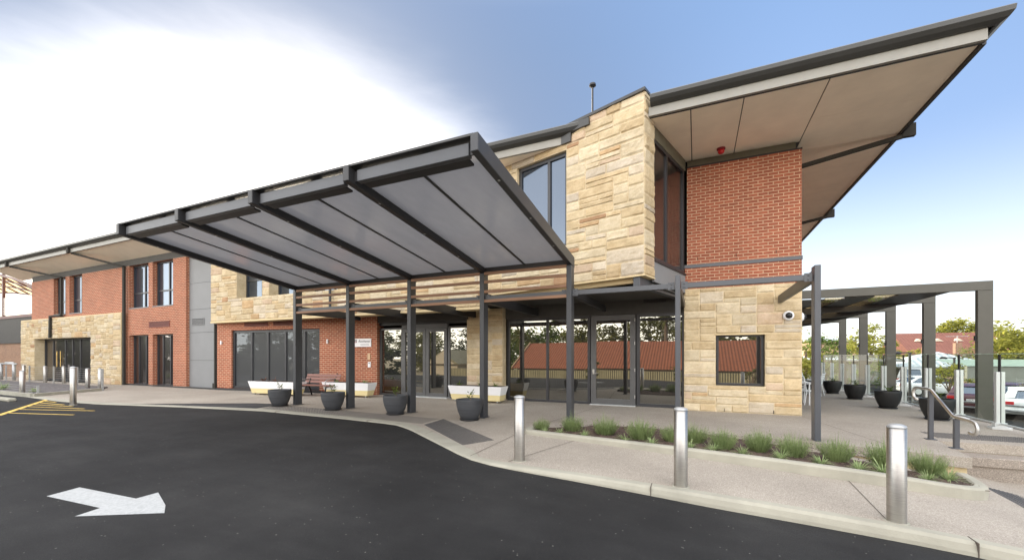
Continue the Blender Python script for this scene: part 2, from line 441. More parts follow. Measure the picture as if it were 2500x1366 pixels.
# ---------------------------------------------------------------- mesh helpers
class MB:
    def __init__(s): s.v = []; s.f = []; s.mi = []; s.col = None
    def add(s, vs, fs, mi=0):
        b = len(s.v)
        s.v += [tuple(v) for v in vs]
        for f in fs: s.f.append(tuple(b + i for i in f)); s.mi.append(mi)
    def box(s, x0, x1, y0, y1, z0, z1, mi=0):
        s.add([(x0, y0, z0), (x1, y0, z0), (x1, y1, z0), (x0, y1, z0), (x0, y0, z1), (x1, y0, z1), (x1, y1, z1), (x0, y1, z1)],
              [(0, 3, 2, 1), (4, 5, 6, 7), (0, 1, 5, 4), (1, 2, 6, 5), (2, 3, 7, 6), (3, 0, 4, 7)], mi)
    def fbox(s, o, e, u0, u1, w0, w1, z0, z1, mi=0):
        """box in a wall frame: u along unit vector e, w inward (left of e), z up"""
        wx, wy = -e[1], e[0]
        P = lambda u, w, z: (o[0] + e[0] * u + wx * w, o[1] + e[1] * u + wy * w, z)
        s.add([P(u0, w0, z0), P(u1, w0, z0), P(u1, w1, z0), P(u0, w1, z0), P(u0, w0, z1), P(u1, w0, z1), P(u1, w1, z1), P(u0, w1, z1)],
              [(0, 3, 2, 1), (4, 5, 6, 7), (0, 1, 5, 4), (1, 2, 6, 5), (2, 3, 7, 6), (3, 0, 4, 7)], mi)
    def bar(s, a, b, w, h, up=(0, 0, 1), mi=0):
        a = Vector(a); b = Vector(b); d = (b - a).normalized(); up = Vector(up)
        x = d.cross(up)
        if x.length < 1e-4: x = d.cross(Vector((0, 1, 0)))
        x.normalize(); y = x.cross(d).normalized()
        c = [(-1, -1), (1, -1), (1, 1), (-1, 1)]
        vs = [a + x * (i * w / 2) + y * (j * h / 2) for i, j in c] + [b + x * (i * w / 2) + y * (j * h / 2) for i, j in c]
        s.add(vs, [(3, 2, 1, 0), (4, 5, 6, 7), (0, 1, 5, 4), (1, 2, 6, 5), (2, 3, 7, 6), (3, 0, 4, 7)], mi)
    def prism(s, poly, z0, z1, mi=0):
        n = len(poly)
        s.add([(p[0], p[1], z0) for p in poly] + [(p[0], p[1], z1) for p in poly],
              [tuple(range(n - 1, -1, -1)), tuple(range(n, 2 * n))] + [(i, (i + 1) % n, n + (i + 1) % n, n + i) for i in range(n)], mi)
    def tube(s, pts, r, n=8, mi=0, cap=True):
        pts = [Vector(p) for p in pts]; rings = []
        rr = r if isinstance(r, (list, tuple)) else [r] * len(pts)
        prev = None
        for i, p in enumerate(pts):
            d = (pts[min(i + 1, len(pts) - 1)] - pts[max(i - 1, 0)]).normalized()
            if prev is None:
                x = d.orthogonal().normalized()
            else:
                x = (prev - d * prev.dot(d)).normalized()
            prev = x; y = d.cross(x)
            rings.append([p + (x * math.cos(2 * math.pi * k / n) + y * math.sin(2 * math.pi * k / n)) * rr[i] for k in range(n)])
        vs = [v for q in rings for v in q]; fs = []
        for i in range(len(pts) - 1):
            for k in range(n):
                fs.append((i * n + k, i * n + (k + 1) % n, (i + 1) * n + (k + 1) % n, (i + 1) * n + k))
        if cap: fs += [tuple(range(n - 1, -1, -1)), tuple(range((len(pts) - 1) * n, len(pts) * n))]
        s.add(vs, fs, mi)
    def lathe(s, prof, n=24, c=(0, 0), mi=0):
        vs = []; fs = []
        for r, z in prof:
            for k in range(n):
                a = 2 * math.pi * k / n
                vs.append((c[0] + r * math.cos(a), c[1] + r * math.sin(a), z))
        m = len(prof)
        for i in range(m - 1):
            for k in range(n):
                fs.append((i * n + k, i * n + (k + 1) % n, (i + 1) * n + (k + 1) % n, (i + 1) * n + k))
        if prof[0][0] > 1e-5: fs.append(tuple(range(n - 1, -1, -1)))
        if prof[-1][0] > 1e-5: fs.append(tuple(range((m - 1) * n, m * n)))
        s.add(vs, fs, mi)
    def blade(s, p, d, L, w, bend, seg=3, mi=0):
        """one tapering leaf strip from p along d (unit), sagging by bend"""
        p = Vector(p); d = Vector(d)
        side = d.cross(Vector((0, 0, 1)))
        if side.length < 0.05: side = Vector((1, 0, 0))
        side.normalize()
        vs = []
        for i in range(seg + 1):
            t = i / seg
            q = p + d * (L * t) + Vector((0, 0, -bend * t * t * L))
            ww = w * (1 - t) ** 0.6 * 0.5 + 0.0004
            vs += [q - side * ww, q + side * ww]
        s.add(vs, [(2 * i, 2 * i + 1, 2 * i + 3, 2 * i + 2) for i in range(seg)], mi)
    def build(s, name, mat, parent=None, loc=None, smooth=False, bevel=0.0, hi=False):
        me = bpy.data.meshes.new(name)
        me.from_pydata(s.v, [], s.f)
        mats = mat if isinstance(mat, (list, tuple)) else [mat]
        for m in mats: me.materials.append(MATS[m])
        if len(mats) > 1: me.polygons.foreach_set('material_index', s.mi)
        uv = me.uv_layers.new(name='UVMap')
        for p in me.polygons:
            nx, ny, nz = p.normal
            if abs(nz) > 0.9:
                for li in p.loop_indices:
                    v = me.vertices[me.loops[li].vertex_index].co
                    uv.data[li].uv = (v.x, v.y)
            else:
                L = math.hypot(nx, ny) or 1
                tx, ty = -ny / L, nx / L
                if tx < -1e-6 or (abs(tx) < 1e-6 and ty < 0): tx, ty = -tx, -ty
                k = 1.0 / max(0.2, math.sqrt(max(0.0, 1 - nz * nz)))
                for li in p.loop_indices:
                    v = me.vertices[me.loops[li].vertex_index].co
                    uv.data[li].uv = (v.x * tx + v.y * ty, v.z * k)
        if s.col:
            at = me.color_attributes.new('tint', 'FLOAT_COLOR', 'POINT')
            at.data.foreach_set('color', [c for q in s.col for c in q])
        if smooth:
            me.polygons.foreach_set('use_smooth', [True] * len(me.polygons))
        o = bpy.data.objects.new(name, me)
        COL.objects.link(o)
        if parent is not None:
            o.parent = parent
            # parts are modelled in world coordinates: take the parents' offsets off again
            off = Vector(); q = parent
            while q is not None: off += Vector(q.location); q = q.parent
            if not hi: me.transform(Matrix.Translation(-off))
        if loc is not None: o.location = loc
        if bevel:
            b = o.modifiers.new('bevel', 'BEVEL'); b.width = bevel; b.segments = 1; b.limit_method = 'ANGLE'; b.angle_limit = R(50)
        return o
def tag(o, label=None, cat=None, group=None, kind=None):
    if label: o['label'] = label
    if cat: o['category'] = cat
    if group: o['group'] = group
    if kind: o['kind'] = kind
    return o
def thing(name, loc, label, cat, group=None, rz=0.0):
    o = bpy.data.objects.new(name, None)
    o.empty_display_size = 0.2
    COL.objects.link(o); o.location = loc; o.rotation_euler = (0, 0, rz)
    return tag(o, label, cat, group)
KIDS = {}
def copy_tree(o, parent=None):
    c = o.copy(); COL.objects.link(c)
    if parent is not None: c.parent = parent
    for k in [x for x in COL.objects if x.parent == o]: copy_tree(k, c)
    return c
def text(name, body, size, M, mat, parent=None, extrude=0.002, align='CENTER', shear=0.0):
    cu = bpy.data.curves.new(name, 'FONT'); cu.body = body; cu.size = size; cu.align_x = align; cu.align_y = 'CENTER'; cu.extrude = extrude; cu.shear = shear
    t = bpy.data.objects.new(name, cu); COL.objects.link(t)
    dg = bpy.context.evaluated_depsgraph_get(); dg.update()
    me = bpy.data.meshes.new_from_object(t.evaluated_get(dg))
    bpy.data.objects.remove(t)
    me.transform(M)
    me.materials.clear(); me.materials.append(MATS[mat])
    o = bpy.data.objects.new(name, me); COL.objects.link(o)
    if parent is not None:
        o.parent = parent
        off = Vector(); q = parent
        while q is not None: off += Vector(q.location); q = q.parent
        me.transform(Matrix.Translation(-off))
    return o
def wall_frame_matrix(o, e, u, w, z):
    """text matrix: x along e, y up, facing outwards"""
    wx, wy = -e[1], e[0]
    p = (o[0] + e[0] * u + wx * w, o[1] + e[1] * u + wy * w, z)
    return Matrix(((e[0], 0, -wx, p[0]), (e[1], 0, -wy, p[1]), (0, 1, 0, p[2]), (0, 0, 0, 1)))
def ip(x, pts):
    """piecewise-linear"""
    if x <= pts[0][0]: return pts[0][1]
    for (a, b), (c, d) in zip(pts, pts[1:]):
        if x <= c: return b + (d - b) * (x - a) / (c - a)
    return pts[-1][1]
EX = (1.0, 0.0)

# ---------------------------------------------------------------- terrain, road, pavement
def pz(x): return -0.0061 * max(0.0, min(x, 4.7) + 3.0) ** 2 - 0.030 * max(0.0, min(x, 4.7) - 2.0) ** 2
def kh(x): return 0.02 + 0.11 * min(1.0, max(0.0, (x + 3.3) / 3.5))
KERB = [(-75, 6.9), (-24, 6.9), (-20.7, 6.7), (-18.2, 6.85), (-15, 7.5), (-11.6, 7.97), (-8.5, 7.85), (-6.9, 7.72), (-6.3, 7.62), (-5.6, 7.2), (-3.9, 6.02), (-3.3, 5.6), (-2.7, 5.43), (-2.1, 5.4), (0, 5.38), (30, 5.38)]
def ky(x): return ip(x, KERB)
def sstep(a, b, x):
    t = max(0.0, min(1.0, (x - a) / (b - a))); return t * t * (3 - 2 * t)
def rz_(x, y): return pz(x) - kh(x) - 1.5 * sstep(-2, -13, y) - 0.55 * sstep(5.5, 14, x)
mb = MB(); mb.add([(-400, -400, -1.95), (400, -400, -1.95), (400, 400, -1.95), (-400, 400, -1.95)], [(0, 1, 2, 3)])
tag(mb.build('ground', 'ground_earth'), kind='structure')
xs = [-75, -60, -45, -35, -28] + [-24 + 0.4 * i for i in range(76)] + [7, 8, 10, 12, 14, 18, 24, 30]
mb = MB(); rows = [0, 0.02, 0.06, 0.12, 0.2, 0.3, 0.42, 0.56, 0.72, 0.86, 1.0]
for x in xs:
    y1 = ky(x) + 0.03
    for r in rows:
        y = y1 + (-13.2 - y1) * r; mb.v.append((x, y, rz_(x, y)))
nr = len(rows)
for i in range(len(xs) - 1):
    for j in range(nr - 1):
        mb.f.append((i * nr + j, i * nr + j + 1, (i + 1) * nr + j + 1, (i + 1) * nr + j)); mb.mi.append(0)
tag(mb.build('road', 'asphalt', smooth=True), kind='structure')
# kerb: rounded section swept along the road edge
mb = MB(); KX = [x for x in xs if x <= 24]
for x in KX:
    y = ky(x); dx = 0.05
    t = Vector((2 * dx, ky(x + dx) - ky(x - dx))).normalized(); nx, ny = -t.y, t.x
    zt = pz(x); h = kh(x); rzz = zt - h
    W = 0.16 if x > -3.3 else 0.30
    for a, b in ((-0.005, rzz - 0.05), (0.0, rzz + 0.3 * h), (0.02, zt - 0.22 * h), (0.05, zt + 0.001), (W, zt + 0.004), (W + 0.002, zt - 0.05)):
        mb.v.append((x + nx * a, y + ny * a, b))
for i in range(len(KX) - 1):
    for j in range(5):
        mb.f.append((i * 6 + j, (i + 1) * 6 + j, (i + 1) * 6 + j + 1, i * 6 + j + 1)); mb.mi.append(0)
tag(mb.build('kerb', 'kerb_concrete', smooth=False), kind='structure')
# level pavement and terrace slab
left = [(x, ky(x) + 0.12) for x in [-75, -30, -24, -20.7, -18.2, -15, -13, -11.6, -10, -8.5, -6.9, -6.3, -5.6, -5, -4.4, -3.9, -3.6, -3.3]]
EDGE = [(-3.3, 8.3), (-2.6, 9.05), (-1.5, 9.42), (-0.18, 9.5), (1.96, 9.28), (3.95, 8.83)]
slab = left + EDGE + [(4.16, 10.35), (6.36, 10.35), (6.36, 40), (-75, 40)]
mb = MB(); mb.prism(slab, -0.17, 0.0)
tag(mb.build('pavement', 'exposed_aggregate'), kind='structure')
mb = MB()
inn = [(-3.2, 8.45), (-1.5, 9.5), (-0.18, 9.55), (1.97, 9.33), (3.92, 8.9), (4.1, 10.4), (6.3, 10.4), (6.3, 39.8), (-60, 39.8), (-60, 14)]
mb.prism(inn, -1.2, -0.171)
tag(mb.build('terrace_base', 'cream_render'), kind='structure')
# lower footpath beside the kerb
mb = MB(); px_ = [x for x in xs if -3.3 < x < 25]
px_ = [-3.3] + px_
for x in px_:
    y0 = ky(x) + 0.13
    for r in range(6):
        y = y0 + (10.2 - y0) * r / 5 if x > 3.9 else y0 + (ip(x, EDGE) + 0.1 - y0) * r / 5
        mb.v.append((x, y, pz(x) - 0.002))
for i in range(len(px_) - 1):
    for j in range(5):
        mb.f.append((i * 6 + j, (i + 1) * 6 + j, (i + 1) * 6 + j + 1, i * 6 + j + 1)); mb.mi.append(0)
tag(mb.build('footpath', 'exposed_aggregate', smooth=True), kind='structure')
# steps down from the terrace
mb = MB(); mb.box(4.12, 6.34, 9.90, 10.36, -0.34, -0.176)
tag(mb.build('step', 'dark_aggregate', bevel=0.012), kind='structure')
mb = MB(); mb.box(4.10, 6.3, 9.94, 10.37, -0.8, -0.341)
tag(mb.build('step_base', 'dark_aggregate'), kind='structure')
mb = MB(); mb.box(6.36, 110, 5.0, 140, -2.0, -1.02)
tag(mb.build('car_park', 'asphalt'), kind='structure')
# saw-cut joints
def joint(pts, zf, w=0.010):
    mb = MB()
    for (x0, y0), (x1, y1) in zip(pts, pts[1:]):
        L = math.hypot(x1 - x0, y1 - y0); n = max(1, int(L / 0.3))
        ux, uy = (x1 - x0) / L, (y1 - y0) / L
        for k in range(n):
            a = k / n; b = (k + 1) / n
            q = []
            for t, s in ((a, -1), (b, -1), (b, 1), (a, 1)):
                X = x0 + (x1 - x0) * t - uy * w / 2 * s; Y = y0 + (y1 - y0) * t + ux * w / 2 * s
                q.append((X, Y, zf(X)))
            mb.add(q, [(0, 1, 2, 3)])
    tag(mb.build('pavement_joint', 'joint_brown'), kind='structure')
z4 = lambda x: 0.004
zp = lambda x: pz(x) + 0.004
joint([(-3.3, 5.72), (-3.38, 8.3), (-2.75, 13.4)], z4, 0.012)
joint([(-2.6, 5.65), (-2.1, 7.6)], zp)
joint([(1.95, 7.2), (1.85, 5.66)], zp)
joint([(-5.1, 7.0), (-5.0, 13.1)], z4, 0.010)
joint([(2.55, 13.0), (3.2, 9.1)], z4, 0.010)
joint([(-9.5, 8.2), (-9.5, 12.9)], z4, 0.010)
joint([(-15.5, 7.7), (-15.5, 12.0)], z4, 0.010)
joint([(3.9, 7.8), (5.2, 6.4)], zp, 0.010)
for x in (-0.52, 2.45, -7.4, -11.0):
    mb = MB(); t = ky(x)
    mb.box(x - 0.004, x + 0.004, t - 0.006, t + 0.17, pz(x) - kh(x), pz(x) + 0.0075)
    tag(mb.build('kerb_joint', 'joint_brown'), kind='structure')

# road markings
def mark(name, pts, mat, label, cat):
    mb = MB()
    cx = sum(p[0] for p in pts) / len(pts); cy = sum(p[1] for p in pts) / len(pts)
    mb.add([(x, y, rz_(x, y) + 0.004) for x, y in pts], [tuple(range(len(pts)))])
    return tag(mb.build(name, mat), label, cat)
mark('road_arrow', [(-6.84, 2.12), (-6.93, 2.43), (-5.80, 2.50), (-5.82, 2.72), (-5.25, 2.52), (-5.0, 2.39), (-5.72, 1.97), (-5.79, 2.19)], 'line_white',
     'white painted arrow on the dark asphalt pointing right', 'road arrow')
def yline(a, b, w):
    L = math.hypot(b[0] - a[0], b[1] - a[1]); ux, uy = (b[0] - a[0]) / L, (b[1] - a[1]) / L
    n = 6; vs = []; fs = []
    for k in range(n + 1):
        t = k / n
        for s in (-1, 1):
            X = a[0] + (b[0] - a[0]) * t - uy * w / 2 * s; Y = a[1] + (b[1] - a[1]) * t + ux * w / 2 * s
            vs.append((X, Y, rz_(X, Y) + 0.004))
    for k in range(n): fs.append((2 * k, 2 * k + 2, 2 * k + 3, 2 * k + 1))
    return vs, fs
hatch = thing('hatched_marking', (-19.5, 5.8, -0.02), 'yellow hatched no parking triangle painted on the asphalt at left', 'road marking')
mb = MB(); mb.add(*yline((-22.0, 6.85), (-17.3, 4.45), 0.13)); mb.build('border_line', 'line_yellow', hatch)
for a, b in (((-21.4, 6.55), (-20.4, 6.55)), ((-20.8, 6.25), (-19.1, 6.32)), ((-20.2, 5.92), (-18.2, 6.22)), ((-19.55, 5.6), (-17.1, 6.1)), ((-18.8, 5.2), (-16.2, 6.0)), ((-17.9, 4.75), (-15.6, 5.35))):
    mb = MB(); mb.add(*yline(a, b, 0.07)); mb.build('hatch_line', 'line_yellow', hatch)

# tactile strips: small raised studs
def studs(name, quad, du, dv, zf, label):
    """quad: front-left, front-right, back-right, back-left"""
    a, b, c, d = [Vector((*p, 0)) for p in quad]
    nu = int((b - a).length / du); nv = max(1, int((d - a).length / dv)); mb = MB()
    for i in range(nu):
        for j in range(nv):
            s = (i + 0.5) / nu; t = (j + 0.5) / nv
            p = a * (1 - s) * (1 - t) + b * s * (1 - t) + c * s * t + d * (1 - s) * t
            z = zf(p.x); n = 6; vs = []
            for r, h in ((0.019, 0.0), (0.014, 0.0045)):
                for k in range(n):
                    an = 2 * math.pi * k / n; vs.append((p.x + r * math.cos(an), p.y + r * math.sin(an), z + h))
            mb.add(vs, [(k, (k + 1) % n, n + (k + 1) % n, n + k) for k in range(n)] + [tuple(range(n, 2 * n))])
    return tag(mb.build(name, 'tactile_rubber'), label, 'tactile strip', 'black stud tactile strips')
zz = lambda x: 0.001
def kq(x0, x1, a, b): return ((x0, ky(x0) + a), (x1, ky(x1) + a), (x1, ky(x1) + b), (x0, ky(x0) + b))
studs('tactile_strip', ((-17.3, 7.25), (-12.2, 8.2), (-12.45, 9.25), (-13.6, 9.1)), 0.068, 0.068, zz, 'black stud tactile strip along the kerb left of the posts, tapering to the left')
studs('tactile_strip', ((-12.1, 8.25), (-5.9, 7.95), (-5.95, 8.78), (-12.35, 9.1)), 0.068, 0.068, zz, 'long black stud tactile strip running under the round pots along the kerb')
studs('tactile_strip', ((-5.78, 7.87), (-3.82, 6.35), (-3.5, 6.98), (-5.86, 8.8)), 0.05, 0.05, zz, 'black stud tactile strip beside the slanting kerb, right of the round pots')
studs('tactile_strip', ((4.3, 10.72), (6.0, 10.72), (6.0, 11.45), (4.3, 11.45)), 0.05, 0.05, zz, 'black stud tactile strip at the top of the steps by the handrail')
studs('tactile_strip', ((3.95, 7.75), (6.0, 7.75), (6.0, 8.9), (4.1, 8.9)), 0.05, 0.05, lambda x: pz(x) - 0.001, 'black stud tactile strip at the foot of the steps, by the rounded bed end')

# ================================================================ THE BUILDING
care = thing('care_home', (-10, 13, 0), 'two storey red brick and sandstone care home with a wide overhanging roof', 'building')
def wall_mesh(mb, o, e, u0, u1, z0, z1, holes=(), reveal=0.22, mi=0, w=0.0):
    """flat wall with rectangular openings (u0,u1,z0,z1) and their reveals"""
    us = sorted({u0, u1, *[h[0] for h in holes], *[h[1] for h in holes]}); zs = sorted({z0, z1, *[h[2] for h in holes], *[h[3] for h in holes]})
    wx, wy = -e[1], e[0]
    P = lambda u, d, z: (o[0] + e[0] * u + wx * d, o[1] + e[1] * u + wy * d, z)
    for a, b in zip(us, us[1:]):
        for c, d in zip(zs, zs[1:]):
            mu, mz = (a + b) / 2, (c + d) / 2
            if any(h[0] < mu < h[1] and h[2] < mz < h[3] for h in holes): continue
            mb.add([P(a, w, c), P(b, w, c), P(b, w, d), P(a, w, d)], [(0, 1, 2, 3)], mi)
    for a, b, c, d in holes:
        r = w + reveal
        mb.add([P(a, w, c), P(a, r, c), P(a, r, d), P(a, w, d)], [(3, 2, 1, 0)], mi)
        mb.add([P(b, w, c), P(b, r, c), P(b, r, d), P(b, w, d)], [(0, 1, 2, 3)], mi)
        mb.add([P(a, w, d), P(b, w, d), P(b, r, d), P(a, r, d)], [(0, 1, 2, 3)], mi)
        mb.add([P(a, w, c), P(b, w, c), P(b, r, c), P(a, r, c)], [(3, 2, 1, 0)], mi)
STONES = [((0.506, 0.416, 0.274), 8), ((0.473, 0.376, 0.236), 7), ((0.523, 0.448, 0.319), 8), ((0.498, 0.432, 0.334), 3), ((0.465, 0.360, 0.220), 3), ((0.432, 0.304, 0.175), 1.2), ((0.473, 0.368, 0.266), 2.2), ((0.457, 0.400, 0.319), 1.2), ((0.365, 0.232, 0.137), 0.35)]
def stone_wall(name, parent, o, e, u0, u1, z0, z1, holes=(), seed=1, reveal=0.0, cell=(0.155, 0.098), cut=None, end_return=0.0, rough=1.0, tone=1.0):
    """rock-faced random ashlar: every stone its own bulging panel on a mortar sheet, in one mesh"""
    rnd = random.Random(seed)
    mb = MB(); mb.col = []
    wx, wy = -e[1], e[0]
    P = lambda u, d, z: (o[0] + e[0] * u + wx * d, o[1] + e[1] * u + wy * d, z)
    def put(vs, fs, c):
        mb.add(vs, fs); mb.col += [c] * len(vs)
    MORT = (0.54 * tone, 0.455 * tone, 0.31 * tone, 1)
    tmp = MB(); wall_mesh(tmp, o, e, u0, u1, z0, z1, holes, reveal)
    put(tmp.v, tmp.f, MORT)
    if end_return: 
        put([P(u1, 0, z0), P(u1, end_return, z0), P(u1, end_return, z1), P(u1, 0, z1)], [(0, 1, 2, 3)], MORT)
    def cuts(a, b, extra, step):
        ks = sorted({a, b, *[x for x in extra if a < x < b]}); out = []
        for p, q in zip(ks, ks[1:]):
            n = max(1, round((q - p) / step)); out += [p + (q - p) * i / n for i in range(n)]
        return out + [b]
    us = cuts(u0, u1, [h[0] for h in holes] + [h[1] for h in holes], cell[0]); zs = cuts(z0, z1, [h[2] for h in holes] + [h[3] for h in holes], cell[1])
    nu, nz = len(us) - 1, len(zs) - 1
    used = [[any(h[0] - 1e-4 < us[i] and us[i + 1] < h[1] + 1e-4 and h[2] - 1e-4 < zs[j] and zs[j + 1] < h[3] + 1e-4 for h in holes) for j in range(nz)] for i in range(nu)]
    pal = [c for c, _ in STONES]; wts = [k for _, k in STONES]
    for j in range(nz):
        for i in range(nu):
            if used[i][j]: continue
            w = rnd.choices([1, 2, 3, 4, 5], [0.6, 3, 4, 3, 1.2])[0]; h = rnd.choices([1, 2, 3], [2.7, 5, 1.8])[0]
            if h == 1: w = max(2, w)
            ww = 0
            while ww < w and i + ww < nu and not used[i + ww][j]: ww += 1
            if i + ww < nu and not used[i + ww][j] and (i + ww + 1 >= nu or used[i + ww + 1][j]): ww += 1
            hh = 1
            while hh < h and j + hh < nz and all(not used[i + k][j + hh] for k in range(ww)): hh += 1
            for a in range(ww):
                for b in range(hh): used[i + a][j + b] = True
            ua, ub, za, zb = us[i] + 0.008, us[i + ww] - 0.008, zs[j] + 0.008, zs[j + hh] - 0.008
            c = rnd.choices(pal, wts)[0]; k = rnd.uniform(0.90, 1.08) * tone
            col = (c[0] * k, c[1] * k, c[2] * k, 1)
            gu = max(2, min(9, int((ub - ua) / 0.07))) + 2; gz = max(2, min(6, int((zb - za) / 0.06))) + 2
            amp = rnd.uniform(0.010, 0.030) * rough; sx = rnd.uniform(-1, 1) * 0.012 * rough; szz = rnd.uniform(-0.4, 1) * 0.012 * rough; sd = rnd.uniform(0, 99)
            fu = [0.0, 0.10 * min(1, 0.12 / (ub - ua) * 2)] ; tu = fu + [fu[1] + (1 - 2 * fu[1]) * q / (gu - 3) for q in range(1, gu - 3)] + [1 - fu[1], 1.0]
            tz = [0.0, 0.14] + [0.14 + 0.72 * q / (gz - 3) for q in range(1, gz - 3)] + [0.86, 1.0]
            vs = []
            for q, t in enumerate(tz):
                for p, s in enumerate(tu):
                    edge = p in (0, len(tu) - 1) or q in (0, len(tz) - 1)
                    u = ua + (ub - ua) * s; z = za + (zb - za) * t
                    if edge: d = 0.001
                    else:
                        nn = noise.noise((u * 7 + sd, z * 9, sd)) + 0.5 * noise.noise((u * 19 + sd, z * 24, sd))
                        d = -(0.010 + amp * (0.75 + nn) + sx * (s - 0.5) * 2 + szz * (0.5 - t) * 2)
                        d = min(d, -0.004)
                    vs.append(P(u, d, z))
            m = len(tu)
            put(vs, [(b * m + a, b * m + a + 1, (b + 1) * m + a + 1, (b + 1) * m + a) for b in range(len(tz) - 1) for a in range(m - 1)], col)
    if cut:
        bm = bmesh.new(); lay = bm.verts.layers.float_color.new('tint')
        vv = []
        for v, c in zip(mb.v, mb.col):
            x = bm.verts.new(v); x[lay] = c; vv.append(x)
        for f in mb.f:
            bm.faces.new([vv[i] for i in f])
        bmesh.ops.bisect_plane(bm, geom=bm.verts[:] + bm.edges[:] + bm.faces[:], plane_co=cut[0], plane_no=cut[1], clear_outer=True)
        bm.verts.index_update()
        mb.v = [tuple(v.co) for v in bm.verts]; mb.f = [tuple(v.index for v in f.verts) for f in bm.faces]; mb.mi = [0] * len(mb.f); mb.col = [tuple(v[lay]) for v in bm.verts]
        bm.free()
    return mb.build(name, 'sandstone', parent)
def window(name, o, e, u0, u1, z0, z1, w, parent=care, mull=(), trans=(), fr=0.06, glass='blue_glass', mat='window_frame', dep=0.08, label=None, half=()):
    """frame with mullions/transoms at depth w, one pane sheet behind as its child"""
    mb = MB()
    mb.fbox(o, e, u0, u0 + fr, w, w + dep, z0, z1); mb.fbox(o, e, u1 - fr, u1, w, w + dep, z0, z1)
    mb.fbox(o, e, u0 + fr, u1 - fr, w, w + dep, z1 - fr, z1); mb.fbox(o, e, u0 + fr, u1 - fr, w, w + dep, z0, z0 + fr)
    for m in mull: mb.fbox(o, e, m - fr * 0.5, m + fr * 0.5, w + 0.004, w + dep, z0 + fr, z1 - fr)
    for t in trans: mb.fbox(o, e, u0 + fr, u1 - fr, w + 0.008, w + dep, t - fr * 0.5, t + fr * 0.5)
    f = mb.build(name, mat, parent)
    g = MB(); ks = [u0 + fr * 0.5] + sorted(mull) + [u1 - fr * 0.5]
    wx, wy = -e[1], e[0]
    rnd = random.Random(int(u0 * 37 + z0 * 11))
    for a, b in zip(ks, ks[1:]):        # each pane hangs a hair out of true, as real glazing does
        t1, t2 = rnd.uniform(-0.004, 0.004), rnd.uniform(-0.003, 0.003); dd = w + dep * 0.6
        Q = lambda u, d, z: (o[0] + e[0] * u + wx * d, o[1] + e[1] * u + wy * d, z)
        g.add([Q(a, dd - t1, z0 + fr * 0.5), Q(b, dd + t1, z0 + fr * 0.5), Q(b, dd + t1 + t2, z1 - fr * 0.5), Q(a, dd - t1 + t2, z1 - fr * 0.5)], [(0, 1, 2, 3)])
    g.build('pane', glass, f)
    return f
def vent(o, e, u0, u1, z0, z1, mat, w=-0.03):
    mb = MB()
    mb.fbox(o, e, u0, u1, w, 0.03, z0, z0 + 0.02); mb.fbox(o, e, u0, u1, w, 0.03, z1 - 0.02, z1)
    mb.fbox(o, e, u0, u0 + 0.02, w, 0.03, z0 + 0.02, z1 - 0.02); mb.fbox(o, e, u1 - 0.02, u1, w, 0.03, z0 + 0.02, z1 - 0.02)
    n = 6
    for k in range(n):
        z = z0 + 0.03 + (z1 - z0 - 0.06) * k / n
        mb.fbox(o, e, u0 + 0.02, u1 - 0.02, w + 0.004, 0.02, z, z + (z1 - z0) / n * 0.45)
    mb.fbox(o, e, u0 + 0.02, u1 - 0.02, -0.004, -0.002, z0 + 0.02, z1 - 0.02, 1)
    return mb.build('vent_grille', [mat, 'joint_black'], care)
simple('vent_red', (0.19, 0.055, 0.042), 0.6)

# --- left wing
OL = (0.0, 12.0)
H1 = [(-37.7, -36.05, 4.2, 6.55), (-35.55, -33.9, 4.2, 6.55)]
mb = MB(); wall_mesh(mb, OL, EX, -40.95, -28.9, 3.9, 6.55, H1, 0.30)
mb.fbox(OL, EX, -40.95, -40.7, 0.001, 3.0, 3.9, 6.55)
w1 = mb.build('brick_wall', 'red_brick', care)
H2 = [(-28.55, -26.6, 4.18, 6.55), (-26.2, -24.32, 4.18, 6.55), (-28.55, -26.6, 0.04, 2.73), (-26.2, -24.32, 0.04, 2.73)]
mb = MB(); wall_mesh(mb, OL, EX, -28.9, -23.2, 0.0, 6.55, H2, 0.30)
mb.fbox(OL, EX, -23.2, -23.195, 0.0, 0.2, 0.0, 6.55)
mb.build('brick_wall', 'red_brick', care)
for (a, b, c, d) in H1 + H2[:2]:
    window('window', OL, EX, a + 0.01, b - 0.01, c, d, 0.20, mull=((a + b) / 2 + 0.18,), trans=(c + 0.85,), glass='blue_glass', fr=0.07)
    mb = MB(); mb.fbox(OL, EX, a, b, -0.02, 0.2, c - 0.012, c + 0.035); mb.build('window_sill', 'grey_cladding', care)
for (a, b, c, d) in H2[2:]:
    window('window', OL, EX, a + 0.01, b - 0.01, c, d, 0.20, mull=(a + 0.55, (a + b) / 2 + 0.3), glass='mirror_glass' if 0 else 'side_glass', fr=0.07)
mb = MB(); mb.fbox(OL, EX, -28.85, -20.5, -0.03, 0.05, 0.0, 0.07); mb.build('plinth', 'dark_steel', care)
OS = (0.0, 11.8)
HS = [(-39.85, -32.3, 0.0, 2.7)]
stone_wall('stone_wall', care, OS, EX, -41.95, -28.95, 0.0, 3.95, HS, seed=3, reveal=0.5, rough=0.75, tone=1.0, cell=(0.2, 0.118))
mb = MB(); mb.fbox(OS, EX, -28.95, -28.93, 0.0, 0.25, 0.0, 3.95); mb.fbox(OS, EX, -41.95, -28.93, 0.0, 0.25, 3.951, 3.99); mb.build('stone_capping', 'cream_render', care)
dw = window('entrance_glazing', OS, EX, -39.84, -32.31, 0.02, 2.69, 0.46, mull=(-38.6, -36.9, -35.9, -34.9, -33.6), glass='side_glass', fr=0.09)
mb = MB()
for x in (-37.8, -37.3): mb.tube([(x, 11.8 + 0.38, 0.9), (x, 11.8 + 0.38, 1.9)], 0.02, 8)
mb.build('door_handle', 'brass', dw)
